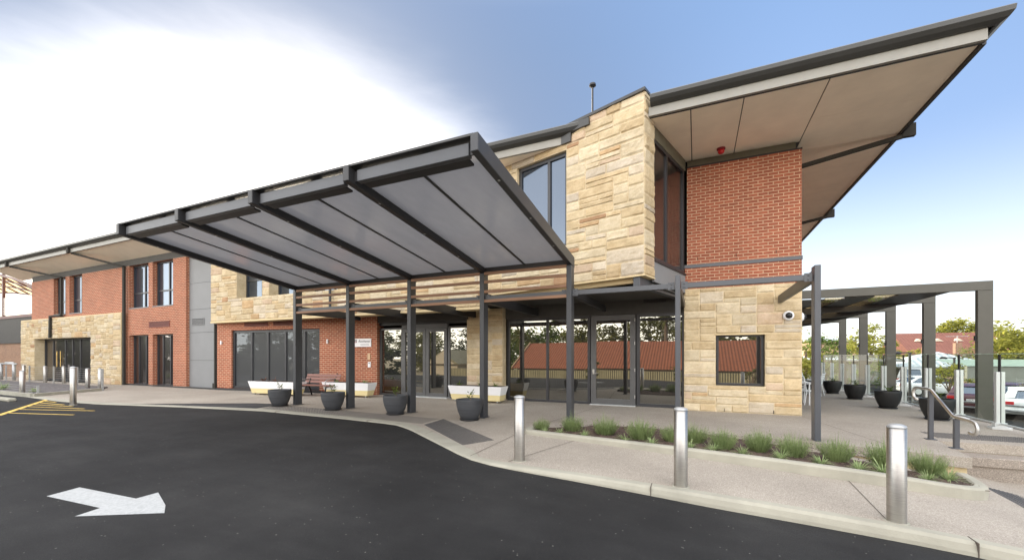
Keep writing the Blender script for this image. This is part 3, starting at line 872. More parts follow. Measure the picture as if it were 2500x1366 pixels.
# bulkhead under the soffit over the left wing
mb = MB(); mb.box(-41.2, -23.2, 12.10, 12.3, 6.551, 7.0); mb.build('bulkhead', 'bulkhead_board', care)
# --- grey cladding with shadow joints
OCL = (0.0, 12.15)
mb = MB()
zs = [0.05, 1.38, 2.75, 3.9, 5.2, 6.4, 7.37]
for a, b in zip(zs, zs[1:]):
    mb.fbox(OCL, EX, -23.19, -20.98, 0.0, 0.03, a + 0.006, b - 0.006); mb.fbox(OCL, EX, -20.96, -20.5, 0.0, 0.03, a + 0.006, b - 0.006)
mb.build('cladding', 'grey_cladding', care)
mb = MB(); mb.fbox(OCL, EX, -23.19, -20.5, 0.031, 0.06, 0.0, 7.37); mb.build('cladding_backing', 'joint_black', care)
vent(OCL, EX, -22.95, -21.95, 3.12, 3.45, 'grey_cladding', -0.03)
vent(OL, EX, -26.5, -24.6, 3.1, 3.4, 'vent_red')
# --- brick wall beside the entry (slightly turned)
OB = (-20.6, 11.95); eb = Vector((8.68, 1.10)).normalized(); EB = (eb.x, eb.y)
HB = [(0.89, 5.89, 0.10, 2.78)]
mb = MB(); wall_mesh(mb, OB, EB, 0.0, 8.75, 0.0, 3.4, HB, 0.16)
mb.fbox(OB, EB, 8.745, 8.75, 0.002, 0.45, 0.0, 3.4)
mb.build('brick_wall', 'red_brick', care)
window('window', OB, EB, 0.89, 5.89, 0.10, 2.77, 0.08, mull=(2.0, 2.95, 3.95, 5.0), glass='curtain_glass', fr=0.11, dep=0.09)
mb = MB(); mb.fbox(OB, EB, 0.0, 7.9, -0.02, 0.05, 0.0, 0.10); mb.build('plinth', 'dark_steel', care)
vent(OB, EB, 1.69, 3.08, 2.93, 3.15, 'vent_red'); vent(OB, EB, 3.38, 4.75, 2.93, 3.15, 'vent_red')
# --- sandstone upper wall, left part
OU = (0.0, 11.75)
HU = [(-18.83, -17.1, 4.17, 6.5), (-16.66, -14.9, 4.17, 6.5), (-14.45, -12.7, 4.17, 6.5)]
stone_wall('stone_wall', care, OU, EX, -20.72, -6.4, 3.19, 7.37, HU, seed=8, reveal=0.55, cell=(0.2, 0.118), rough=0.75)
for a, b, c, d in HU:
    window('window', OU, EX, a + 0.01, b - 0.01, c, d, 0.42, mull=((a + b) / 2 + 0.25,), trans=(c + 0.85,), glass='blue_glass', fr=0.07)
mb = MB(); mb.box(-20.74, -6.3, 11.73, 12.2, 3.12, 3.188); mb.build('stone_soffit', 'cream_render', care)
# --- sandstone block turned out of the facade
TH = R(16); BO = (-1.13, 10.19); EBk = (math.cos(TH), -math.sin(TH)); NB = (math.sin(TH), math.cos(TH))
c0 = Vector((BO[0], BO[1], 7.91)); cl = Vector((BO[0] - 4.5 * EBk[0], BO[1] - 4.5 * EBk[1], 7.69))
up = (cl - c0).cross(Vector((NB[0], NB[1], 0))); up = up if up.z > 0 else -up
stone_wall('stone_wall', care, BO, EBk, -6.6, 0.0, 3.54, 8.0, [(-3.92, -2.18, 4.6, 7.2)], seed=21, reveal=0.3, cut=(c0, up), cell=(0.205, 0.122), rough=0.72)
c1 = c0 + Vector((NB[0], NB[1], 0)) * 0.62 
stone_wall('stone_wall', care, BO, NB, 0.0, 0.62, 3.54, 7.91, (), seed=5, cell=(0.31, 0.12), rough=0.8)
window('window', BO, EBk, -3.91, -2.19, 4.6, 7.19, 0.10, mull=(-2.83,), glass='blue_glass', fr=0.09)
mb = MB()
for a, b, s in ((0.0, -6.5, 0),):
    za, zb = 7.91, 7.91 - 0.0489 * 6.5
    P = lambda u, w, z: (BO[0] + EBk[0] * u + NB[0] * w, BO[1] + EBk[1] * u + NB[1] * w, z)
    mb.add([P(0.04, -0.06, za - 0.02), P(b, -0.06, zb - 0.02), P(b, 0.66, zb), P(0.04, 0.66, za), P(0.04, -0.06, za + 0.05), P(b, -0.06, zb + 0.05), P(b, 0.66, zb + 0.05), P(0.04, 0.66, za + 0.05)],
           [(0, 1, 2, 3), (7, 6, 5, 4), (0, 4, 5, 1), (1, 5, 6, 2), (2, 6, 7, 3), (3, 7, 4, 0)])
mb.build('parapet_capping', 'gutter_paint', care)
mb = MB(); mb.fbox(BO, EBk, -2.3, -2.0, -0.075, 0.1, 7.35, 7.60); mb.fbox(BO, EBk, -2.3, -1.45, -0.08, 0.1, 7.601, 7.79); mb.build('corner_flashing', 'gutter_paint', care)
mb = MB(); P = lambda u, w: (BO[0] + EBk[0] * u + NB[0] * w, BO[1] + EBk[1] * u + NB[1] * w)
mb.prism([P(-6.5, -0.03), P(0.03, -0.03), P(0.03, 0.62), P(-6.5, 0.62)], 3.505, 3.538)
mb.prism([P(-6.4, 0.16), P(-0.32, 0.16), P(-0.32, 0.30), P(-6.4, 0.30)], 3.40, 3.504)
mb.build('stone_soffit', 'cream_render', care)
mb = MB(); mb.prism([P(-6.4, 0.34), P(-0.02, 0.34), P(-0.02, 0.61), P(-6.4, 0.61)], 3.6, 7.6); mb.build('block_core', 'bulkhead_board', care)
mb = MB(); mb.bar((BO[0] + EBk[0] * -0.2 + NB[0] * 0.02, BO[1] + EBk[1] * -0.2 + NB[1] * 0.02, 3.39), (BO[0] + EBk[0] * -0.2 + NB[0] * 3.2, BO[1] + EBk[1] * -0.2 + NB[1] * 3.2, 3.39), 0.17, 0.22); mb.build('support_beam', 'blue_grey_steel', care, bevel=0.006)
# --- glazed side of the first floor, between block and pillar
window('window', BO, NB, 0.63, 3.02, 4.0, 7.05, 0.03, mull=(1.62,), glass='side_glass', fr=0.09)
mb = MB(); mb.fbox(BO, NB, 0.625, 3.03, 0.0, 0.06, 3.45, 3.95); mb.build('spandrel_panel', 'grey_cladding', care)
mb = MB(); mb.fbox(BO, NB, 0.625, 3.03, -0.03, 0.07, 3.951, 3.999); mb.build('sill_flashing', 'dark_steel', care)
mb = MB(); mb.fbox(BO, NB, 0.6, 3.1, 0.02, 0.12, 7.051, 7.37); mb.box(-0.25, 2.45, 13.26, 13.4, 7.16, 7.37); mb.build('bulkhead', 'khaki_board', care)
# --- pillar at the corner
OP = (0.0, 13.15)
stone_wall('stone_wall', care, OP, EX, -0.33, 2.57, 0.0, 3.56, [(0.51, 1.73, 0.75, 2.23)], seed=14, reveal=0.26, cell=(0.19, 0.115), rough=0.62, tone=1.12)
mb = MB(); mb.box(-0.33, -0.327, 13.152, 13.7, 0, 3.56); mb.box(2.567, 2.57, 13.152, 14.0, 0, 3.56); mb.build('stone_return', 'cream_render', care)
mb = MB(); wall_mesh(mb, (0, 13.155), EX, -0.31, 2.57, 3.56, 4.17); wall_mesh(mb, (0, 13.17), EX, -0.25, 2.57, 4.27, 7.12)
mb.box(2.56, 2.569, 13.175, 30, 3.56, 7.12); mb.box(-0.25, -0.24, 13.18, 13.6, 3.6, 7.12); mb.box(-0.31, -0.30, 13.16, 13.3, 3.56, 4.17)
mb.build('brick_wall', 'red_brick', care)
mb = MB(); mb.fbox(OP, EX, -0.32, 2.585, -0.02, 0.05, 4.171, 4.269); mb.build('steel_band', 'blue_grey_steel', care)
mb = MB(); mb.fbox(OP, EX, -0.26, 2.58, 0.0, 0.1, 7.121, 7.158); mb.build('head_trim', 'dark_steel', care)
for x, z in ((0.03, 4.40), (1.02, 4.40), (1.98, 4.40)):
    mb = MB(); mb.fbox((0, 13.17), EX, x, x + 0.014, -0.004, 0.01, z, z + 0.086); mb.build('weep_hole', 'joint_black', care)
for x in (0.72, 1.92):
    mb = MB(); mb.fbox(OP, EX, x, x + 0.014, -0.03, 0.01, 0.02, 0.11); mb.build('weep_hole', 'joint_black', care)
window('window', OP, EX, 0.53, 1.71, 0.76, 2.20, 0.15, glass='mirror_glass', fr=0.06)
mb = MB(); mb.fbox(OP, EX, 0.50, 1.74, -0.02, 0.15, 2.19, 2.232); mb.build('window_head', 'cream_render', care)
mb = MB(); mb.box(2.571, 2.58, 14.0, 30, 0, 3.2); mb.build('terrace_glazing', 'side_glass', care)
# --- ground floor glazing right of the entry
OG = (0.0, 13.5)
window('shopfront_glazing', OG, EX, -6.25, -3.22, 0.0, 2.93, 0.0, mull=(-4.72, ), glass='mirror_glass', fr=0.085, mat='window_frame')
dr = window('glass_door', OG, EX, -3.19, -1.76, 0.03, 2.92, -0.02, glass='mirror_glass', fr=0.17, mat='grey_frame')
mb = MB(); mb.tube([(-3.1, 13.44, 1.02), (-2.96, 13.44, 1.02)], 0.012, 8); mb.lathe([(0.0, 1.0), (0.03, 1.0), (0.03, 1.04), (0.0, 1.04)], 12, (-3.1, 13.46)); mb.box(-3.13, -3.07, 13.46, 13.48, 1.0, 1.16); mb.build('door_handle', 'stainless_steel', dr)
for z in (0.25, 1.1, 1.95, 2.7):
    mb = MB(); mb.tube([(-1.78, 13.465, z), (-1.78, 13.465, z + 0.1)], 0.014, 8); mb.build('hinge', 'stainless_steel', dr)
window('shopfront_glazing', OG, EX, -1.73, -0.3, 0.0, 2.93, 0.0, glass='mirror_glass', fr=0.10)
mb = MB(); mb.fbox(OG, EX, -3.2, -1.75, -0.16, 0.0, 0.0, 0.025); mb.build('door_sill', 'aluminium', care)
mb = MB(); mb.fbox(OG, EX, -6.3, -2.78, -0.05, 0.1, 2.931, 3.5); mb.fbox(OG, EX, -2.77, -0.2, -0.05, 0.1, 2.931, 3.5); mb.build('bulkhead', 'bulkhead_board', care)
vent((0, 13.45), EX, -1.5, -0.85, 3.25, 3.40, 'dark_steel')
# --- small stone pillar and automatic doors
stone_wall('stone_wall', care, (0, 13.2), EX, -7.76, -6.3, 0.0, 3.30, (), seed=31, cell=(0.2, 0.11), rough=0.45, end_return=0.3)
OD = (0.0, 13.2)
window('sidelight_glazing', OD, EX, -11.93, -10.75, 0.0, 2.72, 0.02, glass='mirror_glass', fr=0.07, mat='grey_frame')
for a, b in ((-10.74, -9.62), (-9.60, -8.64)):
    d_ = window('sliding_door', OD, EX, a, b, 0.03, 2.66, 0.0, glass='mirror_glass', fr=0.13, mat='grey_frame')
window('sidelight_glazing', OD, EX, -8.60, -7.70, 0.0, 2.72, 0.02, glass='mirror_glass', fr=0.07, mat='grey_frame')
mb = MB(); mb.fbox(OD, EX, -10.75, -8.6, -0.03, 0.12, 2.67, 2.83); mb.build('door_operator', 'grey_frame', care)
mb = MB(); mb.fbox(OD, EX, -11.95, -7.7, 0.02, 0.12, 2.831, 2.95); mb.build('head_panel', 'dark_steel', care)
mb = MB(); mb.fbox(OD, EX, -11.95, -7.7, -0.1, 0.12, 2.951, 3.35); mb.build('bulkhead', 'bulkhead_board', care)
mb = MB(); mb.fbox(OD, EX, -11.0, -8.5, -0.2, 0.0, 0.0, 0.03); mb.build('door_sill', 'aluminium', care)
# --- entry soffit, floor edge, core
mb = MB(); mb.prism([(-12.4, 12.6), (-7.3, 11.9), (-1.0, 10.75), (-0.35, 13.1), (-0.35, 13.6), (-12.4, 13.6)], 3.36, 3.395); mb.build('entry_soffit', 'bulkhead_board', care)
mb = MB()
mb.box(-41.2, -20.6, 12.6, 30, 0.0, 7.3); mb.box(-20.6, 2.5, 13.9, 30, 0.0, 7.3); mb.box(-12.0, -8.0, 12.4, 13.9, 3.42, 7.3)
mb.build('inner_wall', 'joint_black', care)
mb = MB(); mb.box(-41.3, 2.56, 30.0, 30.2, 0, 7.37); mb.box(-41.25, -41.0, 12.3, 30, 0, 7.37); mb.build('brick_wall', 'red_brick', care)
# --- roof: soffit boards, fascia, gutter, sheeting
SZ = 7.38
rf = MB()
rs = lambda y: 7.70 + (y - 10.3) * 0.0935
rf.add([(-43.4, 12.4, rs(12.4)), (5.0, 12.4, rs(12.4)), (5.0, 21, 8.7), (-43.4, 21, 8.7), (5.0, 31.5, 7.70), (-43.4, 31.5, 7.70)], [(0, 1, 2, 3), (3, 2, 4, 5)])
for xa, xb, ya in ((-43.4, -3.0, 10.74), (-0.9, 5.0, 10.3)): rf.add([(xa, ya, 7.70), (xb, ya, 7.70), (xb, 12.4, rs(12.4)), (xa, 12.4, rs(12.4))], [(0, 1, 2, 3)])
rf.add([(-43.4, 12.4, SZ + 0.03), (5.0 - 0.2, 12.4, SZ + 0.03), (5.0 - 0.2, 31.5, SZ + 0.03), (-43.4, 31.5, SZ + 0.03)], [(3, 2, 1, 0)])
for xa, xb, ya in ((-43.4, -3.0, 10.84), (-0.9, 4.8, 10.42)): rf.add([(xa, ya, SZ + 0.03), (xb, ya, SZ + 0.03), (xb, 12.4, SZ + 0.03), (xa, 12.4, SZ + 0.03)], [(3, 2, 1, 0)])
roof = rf.build('roof', 'gutter_paint', care)
def soffit(polys):
    mb = MB()
    for p in polys: mb.prism(p, SZ, SZ + 0.02)
    return mb.build('soffit_panel', 'soffit_board', roof)
g = 0.012
pol = []
for x0, x1 in ((-1.2, -0.12), (-0.12, 0.98), (0.98, 2.55)):      # joints run front to back over the corner
    pol.append([(x0 + g, 10.44), (x1 - g, 10.44), (x1 - g, 13.3), (x0 + g, 13.3)])
ys = [10.44, 12.15, 13.8, 15.4, 17.0, 18.6, 20.2, 21.8, 23.4, 25.0, 27.4]
for a, b in zip(ys, ys[1:]): pol.append([(2.55 + g, a + 0.004), (4.79, a + 0.004), (4.79, b - 0.004), (2.55 + g, b - 0.004)])
for x in range(12):
    a = -43.3 + x * 3.36; pol.append([(a + 0.004, 10.86), (a + 3.356, 10.86), (a + 3.356, 12.25), (a + 0.004, 12.25)])
for p_ in pol:
    so_p = soffit([p_])
    if p_[1][0] < -20.5:      # the left wing's soffit rakes down to the wall
        for v_ in so_p.data.vertices: v_.co.z -= 0.50 * max(0.0, (v_.co.y + 13.0 - 10.86) / 1.39)
for xa, xb, yo in ((-43.38, -3.0, 0.42), (-1.05, 4.84, 0.0)):
    mb = MB(); mb.box(xa, xb, 10.36 + yo, 10.438 + yo, SZ - 0.02, 7.575); mb.build('fascia', 'fascia_paint', roof)
mb = MB(); mb.box(-1.05, 4.80, 10.44, 10.47, SZ - 0.035, SZ + 0.001); mb.box(4.80, 4.86, 10.44, 31, SZ - 0.06, 7.57); mb.build('soffit_trim', 'dark_steel', roof)
def gutter(x0, x1, yo=0.0):
    mb = MB(); prof = [(10.359, 7.56), (10.30, 7.565), (10.22, 7.62), (10.17, 7.72), (10.16, 7.83), (10.18, 7.86), (10.359, 7.86)]
    prof = [(y + yo, 7.565 + (z - 7.56) * 0.72) for y, z in prof]
    n = len(prof)
    mit = lambda x, y: x + (10.36 - y) * 1.0 if x == x1 and x1 > 4 else x
    vs = [(x0, y, z) for y, z in prof] + [(mit(x1, y), y, z) for y, z in prof]
    mb.add(vs, [(i, i + 1, n + i + 1, n + i) for i in range(n - 1)] + [tuple(range(n - 1, -1, -1)), tuple(range(n, 2 * n))])
    if x1 > 4:
        vs = [(x1 + (10.36 - y), y, z) for y, z in prof] + [(x1 + (10.36 - y), 31.3, z) for y, z in prof]
        mb.add(vs, [(n + i, n + i + 1, i + 1, i) for i in range(n - 1)] + [tuple(range(n, 2 * n))])
        mb.box(x1 + 0.0, x1 + 0.02, 10.37, 31.3, 7.56, 7.78)
    mb.build('gutter', 'gutter_paint', roof)
gutter(-43.6, -2.2, 0.42); gutter(-1.0, 4.92)
# downpipes: from the eave back to the wall, then down
def downpipe(pts, w=0.09, d=0.07, bracket=None):
    mb = MB()
    for a, b in zip(pts, pts[1:]): mb.bar(a, b, w, d, (0, 0, 1) if abs(b[2] - a[2]) < abs(b[0] - a[0]) + abs(b[1] - a[1]) else (0, 1, 0))
    if bracket: mb.box(*bracket)
    return mb.build('downpipe', 'pipe_paint', care)
simple('pipe_paint', (0.040, 0.037, 0.032), 0.75, spec=0.15)
downpipe([(-40.3, 10.9, 7.33), (-36.2, 11.86, 6.48), (-36.2, 11.86, 4.12), (-37.3, 11.72, 4.08), (-37.3, 11.7, 2.72)], 0.16, 0.1, (-40.4, -40.2, 10.66, 10.78, 7.32, 7.60))
downpipe([(-31.9, 10.9, 7.33), (-28.75, 11.86, 6.5), (-28.75, 11.86, 0.0)], 0.16, 0.1, (-32.0, -31.8, 10.66, 10.78, 7.32, 7.60))
downpipe([(4.88, 13.84, 7.28), (2.62, 13.84, 6.9), (2.62, 13.84, 3.4)], 0.1, 0.1, (4.86, 5.12, 13.78, 13.9, 7.24, 7.56))
downpipe([(4.88, 20.6, 7.28), (2.62, 20.6, 6.9), (2.62, 20.6, 3.4)], 0.1, 0.1, (4.86, 5.12, 20.54, 20.66, 7.24, 7.56))
downpipe([(-20.92, 12.06, 3.12), (-20.92, 12.06, 0.25)], 0.1, 0.08, (-21.02, -20.82, 11.98, 12.14, 0.0, 0.3))
mb = MB(); mb.tube([(-13.05, 12.75, 3.0), (-13.05, 12.75, 3.6)], 0.06, 10); mb.tube([(-12.95, 11.62, 3.4), (-12.95, 11.62, 5.2)], 0.05, 10); mb.build('downpipe', 'dark_steel', care)
mb = MB(); mb.tube([(-3.02, 13, 7.6), (-3.02, 13, 10.2)], 0.03, 8); mb.lathe([(0.0, 10.28), (0.10, 10.26), (0.11, 10.2), (0.05, 10.16), (0.0, 10.16)], 14, (-3.02, 13)); mb.build('vent_pipe', 'dark_steel', roof)

# --- fittings on the building
cam1 = thing('security_camera', (2.26, 13.1, 2.68), 'white dome camera on the sandstone corner above the square window', 'camera', 'dome cameras on the corner')
def dome(root, c, n):
    mb = MB()
    def lat(prof, mat, name, par):
        m = MB(); m.lathe(prof, 20)
        q = Vector((0, 0, 1)).rotation_difference(Vector(n)).to_matrix()
        m.v = [tuple(q @ Vector(v) + Vector(c)) for v in m.v]
        return m.build(name, mat, par, smooth=True)
    b = lat([(0.13, 0), (0.13, 0.035), (0.115, 0.06), (0.085, 0.085), (0.0, 0.088)], 'white_plastic', 'housing', root)
    lat([(0.085, 0.084), (0.078, 0.11), (0.05, 0.14), (0.0, 0.15)], 'black_lens', 'lens', root)
dome(cam1, (2.26, 13.125, 2.68), (0, -1, 0.0))
cam2 = thing('security_camera', (2.6, 13.45, 2.66), 'second white dome camera, seen edge on round the corner of the sandstone pillar', 'camera', 'dome cameras on the corner')
dome(cam2, (2.58, 13.45, 2.66), (1, 0, 0))
st = thing('fire_strobe', (0.63, 12.83, 7.38), 'small red alarm strobe under the beige soffit above the brick pillar', 'alarm strobe')
mb = MB(); mb.lathe([(0.11, 7.379), (0.11, 7.34), (0.085, 7.33)], 18, (0.63, 12.83)); mb.build('base', 'emblem_red', st)
mb = MB(); mb.lathe([(0.085, 7.331), (0.085, 7.27), (0.06, 7.235), (0.0, 7.225)], 18, (0.63, 12.83)); mb.build('lens', 'red_lens', st, smooth=True)
def wall_lamp(u, label):
    r_ = thing('wall_lamp', (OB[0] + EB[0] * u, OB[1] + EB[1] * u, 2.2), label, 'wall lamp', 'small wall lamps on the brick')
    mb = MB(); x, y = OB[0] + EB[0] * u + EB[1] * 0.07, OB[1] + EB[1] * u - EB[0] * 0.07
    mb.tube([(x, y, 2.12), (x, y, 2.30)], 0.032, 12); mb.build('lamp_body', 'white_plastic', r_)
    mb = MB(); mb.fbox(OB, EB, u - 0.03, u + 0.03, -0.05, 0.0, 2.18, 2.24); mb.build('bracket', 'galvanised', r_)
wall_lamp(0.33, 'small white tube wall lamp on the brick left of the curtained window')
wall_lamp(6.35, 'small white tube wall lamp on the brick between curtained window and sign')
sg = thing('wall_sign', (OB[0] + EB[0] * 8.05, OB[1] + EB[1] * 8.05, 2.13), 'white sign board with script lettering on the red brick beside the entry', 'sign')
mb = MB(); mb.fbox(OB, EB, 7.62, 8.49, -0.03, -0.004, 1.97, 2.31); mb.build('board', 'white_plastic', sg, bevel=0.004)
text('lettering', 'Resthaven', 0.135, wall_frame_matrix(OB, EB, 8.16, -0.032, 2.20), 'letter_ink', sg, shear=0.28)
text('lettering', 'RESIDENTIAL', 0.07, wall_frame_matrix(OB, EB, 8.19, -0.032, 2.06), 'letter_grey', sg)
mb = MB()
cx = 7.745
for k0, k1, m_ in ((0.08, 1.49, 0), (1.65, 3.06, 0), (3.22, 4.63, 1), (4.79, 6.2, 1)):
    pts = [(cx, 2.205)] + [(cx + 0.062 * math.cos(k0 + (k1 - k0) * q / 6), 2.205 + 0.062 * math.sin(k0 + (k1 - k0) * q / 6)) for q in range(7)]
    mid = Vector((sum(p[0] for p in pts) / 8 - cx, sum(p[1] for p in pts) / 8 - 2.205)) * 0.16
    vs = [(OB[0] + EB[0] * (u + mid.x) + EB[1] * 0.034, OB[1] + EB[1] * (u + mid.x) - EB[0] * 0.034, z + mid.y) for u, z in pts]
    mb.add(vs, [tuple(range(8))], m_)
mb.build('emblem', ['letter_ink', 'emblem_red'], sg)
it = thing('intercom', (OB[0] + EB[0] * 8.41, OB[1] + EB[1] * 8.41, 1.24), 'small white keypad on the brick below a timber plate', 'intercom')
mb = MB(); mb.fbox(OB, EB, 8.34, 8.47, -0.04, -0.002, 1.13, 1.35); mb.build('housing', 'white_plastic', it, bevel=0.006)
mb = MB(); mb.fbox(OB, EB, 8.375, 8.435, -0.044, -0.04, 1.28, 1.31); mb.build('screen', 'black_lens', it)
mb = MB(); mb.fbox(OB, EB, 8.32, 8.45, -0.035, -0.002, 1.43, 1.70); tag(mb.build('wall_plate', 'timber_pale', bevel=0.006), 'pale timber plate on the brick between sign and white keypad', 'plate')

# ================================================================ ENTRANCE CANOPY
can = thing('entrance_canopy', (-7.4, 9.4, 0), 'dark steel entrance canopy with tilted grey roof sheets, posts and timber slats', 'canopy')
PX = [-12.0, -9.68, -7.37, -5.05, -2.73]
YB, YF = 9.5, 4.83
rz0 = lambda y: 3.73 + (YB - y) * 0.1345      # underside of the rafters
RD = 0.25
for x in PX:
    mb = MB(); mb.box(x - 0.06, x + 0.06, 9.33, 9.58, 0.0, 3.729); mb.box(x - 0.1, x + 0.1, 9.29, 9.62, 0.0, 0.012)
    mb.build('post', 'painted_steel', can, bevel=0.008)
    mb = MB(); y0, y1 = YF, 9.62
    mb.add([(x + s, y, rz0(y) + d) for y in (y0, y1) for s, d in ((-0.06, 0), (0.06, 0), (0.06, RD), (-0.06, RD))], [(0, 1, 2, 3), (7, 6, 5, 4), (0, 4, 5, 1), (1, 5, 6, 2), (2, 6, 7, 3), (3, 7, 4, 0)])
    r_ = mb.build('rafter', 'dark_steel' if x != PX[-1] else 'painted_steel', can, bevel=0.008)
    for y in (5.6, 6.9, 8.2):
        mb = MB(); mb.lathe([(0.022, rz0(y) - 0.004), (0.022, rz0(y) + 0.004), (0.0, rz0(y) - 0.005)], 10, (x, y)); mb.build('bolt', 'galvanised', r_)
def sheet(x0, x1, y0, y1, d0, d1, name, mat, n=1, **k):
    mb = MB()
    if name == 'roof_sheet':
        mb.add([(x0, y0, rz0(y0) + d0), (x1, y0, rz0(y0) + d0), (x1, y1, rz0(y1) + d0), (x0, y1, rz0(y1) + d0)], [(3, 2, 1, 0)])
        return mb.build(name, mat, can, **k)
    mb.add([(x, y, rz0(y) + d) for y in (y0, y1) for x, d in ((x0, d0), (x1, d0), (x1, d1), (x0, d1))], [(0, 1, 2, 3), (7, 6, 5, 4), (0, 4, 5, 1), (1, 5, 6, 2), (2, 6, 7, 3), (3, 7, 4, 0)])
    return mb.build(name, mat, can, **k)
for a, b in zip(PX, PX[1:]):
    m = (a + b) / 2
    sheet(a + 0.061, m - 0.025, YF + 0.2, 9.40, 0.13, 0.145, 'roof_sheet', 'polycarbonate')
    sheet(m + 0.025, b - 0.061, YF + 0.2, 9.40, 0.13, 0.145, 'roof_sheet', 'polycarbonate')
    sheet(m - 0.025, m + 0.025, YF + 0.2, 9.40, 0.118, 0.16, 'joint_bar', 'dark_steel')
    sheet(a + 0.14, b - 0.14, YF + 0.10, YF + 0.19, 0.02, 0.20, 'front_beam', 'blue_grey_steel', bevel=0.006)
    sheet(a + 0.19, b - 0.19, YF + 0.19, YF + 0.34, 0.02, 0.05, 'beam_flange', 'dark_steel')
    sheet(a + 0.03, b - 0.03, YF + 0.03, YF + 0.22, RD - 0.012, RD + 0.02, 'edge_trim', 'gutter_paint')
    for s in (a + 0.061, b - 0.14):
        sheet(s, s + 0.079, YF + 0.13, YF + 0.15, 0.04, 0.2, 'cleat', 'dark_steel')
    sheet(a + 0.061, b - 0.061, 9.40, 9.47, 0.0, 0.2, 'back_beam', 'dark_steel')
    mb = MB(); y = YF + 0.35; mb.box(m - 0.05, m + 0.05, y, y + 0.12, rz0(y) + 0.15, rz0(y) + 0.40); mb.build('roof_stud', 'gutter_paint', can)
    for z in (3.68, 3.465, 3.215, 2.975):
        mb = MB(); mb.box(a + 0.061, b - 0.061, 9.345, 9.395, z, z + 0.072); mb.build('slat', 'timber_slat', can, bevel=0.004)
P6 = [-0.36, 2.07]
for x in P6:
    mb = MB(); mb.box(x - 0.05, x + 0.05, 9.33, 9.58, -0.0, 3.30); mb.build('post', 'blue_grey_steel', can, bevel=0.008)
allp = PX + P6
for i, (a, b) in enumerate(zip(allp, allp[1:])):
    mb = MB(); mb.box(a + 0.065, b - 0.065, 9.42, 9.52, 3.035, 3.145)
    bb = mb.build('tie_beam', 'blue_grey_steel', can, bevel=0.006)
    for s in (a + 0.066, b - 0.066 - 0.13):
        mb = MB(); mb.box(s, s + 0.13, 9.408, 9.419, 3.01, 3.17)
        for z in (3.05, 3.13): mb.lathe([(0.018, 0), (0.018, 0.014), (0.0, 0.02)], 8); 
        k = len(mb.v) - 2 * 24
        for q, z in enumerate((3.05, 3.13)):
            for j in range(24):
                vx, vy, vz = mb.v[k + q * 24 + j]; mb.v[k + q * 24 + j] = (s + 0.065 + vx, 9.408 - vz, z + vy)
        mb.build('end_plate', 'blue_grey_steel', bb)
for x, y1 in ((PX[0], 12.2), (PX[1], 12.5), (PX[2], 13.1), (PX[3], 13.4), (PX[4], 13.44), (P6[0] - 0.0, 13.3), (P6[1], 13.1)):
    mb = MB(); mb.box(x - 0.05, x + 0.05, 9.585, y1, 3.03 if x > -3 else 2.98, 3.23); mb.build('back_beam', 'bronze_steel' if x > 1 else 'dark_steel', can, bevel=0.006)

# ================================================================ TERRACE PERGOLA, BALUSTRADE
pg = thing('terrace_pergola', (6.18, 18, -1.0), 'dark bronze steel pergola with wide columns along the terrace edge', 'pergola')
CY = [14.08, 16.74, 19.46, 22.15, 24.88]
for y in CY:
    mb = MB(); mb.box(6.37, 6.65, y - 0.06, y + 0.06, -1.0, 3.219); mb.build('column', 'bronze_steel', pg, bevel=0.006)
    mb = MB(); mb.box(2.62, 6.65, y - 0.06, y + 0.06, 3.22, 3.45); mb.build('portal_beam', 'bronze_steel', pg, bevel=0.006)
    mb = MB(); mb.box(6.345, 6.369, y - 0.02, y + 0.06, 1.98, 2.10); mb.build('light_fitting', 'dark_steel', pg)
for a, b in zip(CY, CY[1:]):
    for x0, x1, m_ in ((2.62, 3.3, 'dark_steel'), (3.31, 3.75, 'amber_glass'), (3.76, 4.4, 'dark_steel'), (4.41, 4.9, 'amber_glass'), (4.91, 5.9, 'dark_steel')):
        mb = MB(); mb.box(x0, x1, a + 0.065, b - 0.065, 3.24 - 0.02 * (6 - x0), 3.27 - 0.02 * (6 - x0)); mb.build('roof_sheet', m_, pg)
    mb = MB(); mb.add([(2.62, b - 0.2, 2.95), (4.6, b - 0.2, 3.04), (5.95, b - 0.2, 3.20), (5.95, b - 0.2, 3.24), (2.62, b - 0.2, 3.17), (2.62, b - 0.1, 2.95), (4.6, b - 0.1, 3.04), (5.95, b - 0.1, 3.20), (5.95, b - 0.1, 3.24), (2.62, b - 0.1, 3.17)],
                      [(0, 1, 2, 3, 4), (9, 8, 7, 6, 5), (0, 5, 6, 1), (1, 6, 7, 2), (2, 7, 8, 3), (3, 8, 9, 4), (4, 9, 5, 0)]); mb.build('roof_rib', 'dark_steel', pg)
bal = thing('glass_balustrade', (6.05, 18, 0), 'glass balustrade with pale aluminium posts along the terrace edge', 'balustrade')
GY = [11.04 + 1.52 * k for k in range(11)]
XG = 6.05
for y in GY:
    mb = MB(); mb.box(XG - 0.07, XG - 0.008, y - 0.045, y + 0.045, 0.02, 1.25); mb.box(XG + 0.008, XG + 0.07, y - 0.045, y + 0.045, 0.02, 1.25); mb.box(XG - 0.16, XG + 0.16, y - 0.1, y + 0.1, 0.0, 0.05); mb.box(XG - 0.1, XG + 0.1, y - 0.06, y + 0.06, 0.05, 0.14)
    po = mb.build('post', 'aluminium', bal, bevel=0.004)
    mb = MB(); mb.box(XG - 0.007, XG + 0.007, y - 0.04, y + 0.04, 0.15, 1.63); mb.build('seal', 'black_plastic', po)
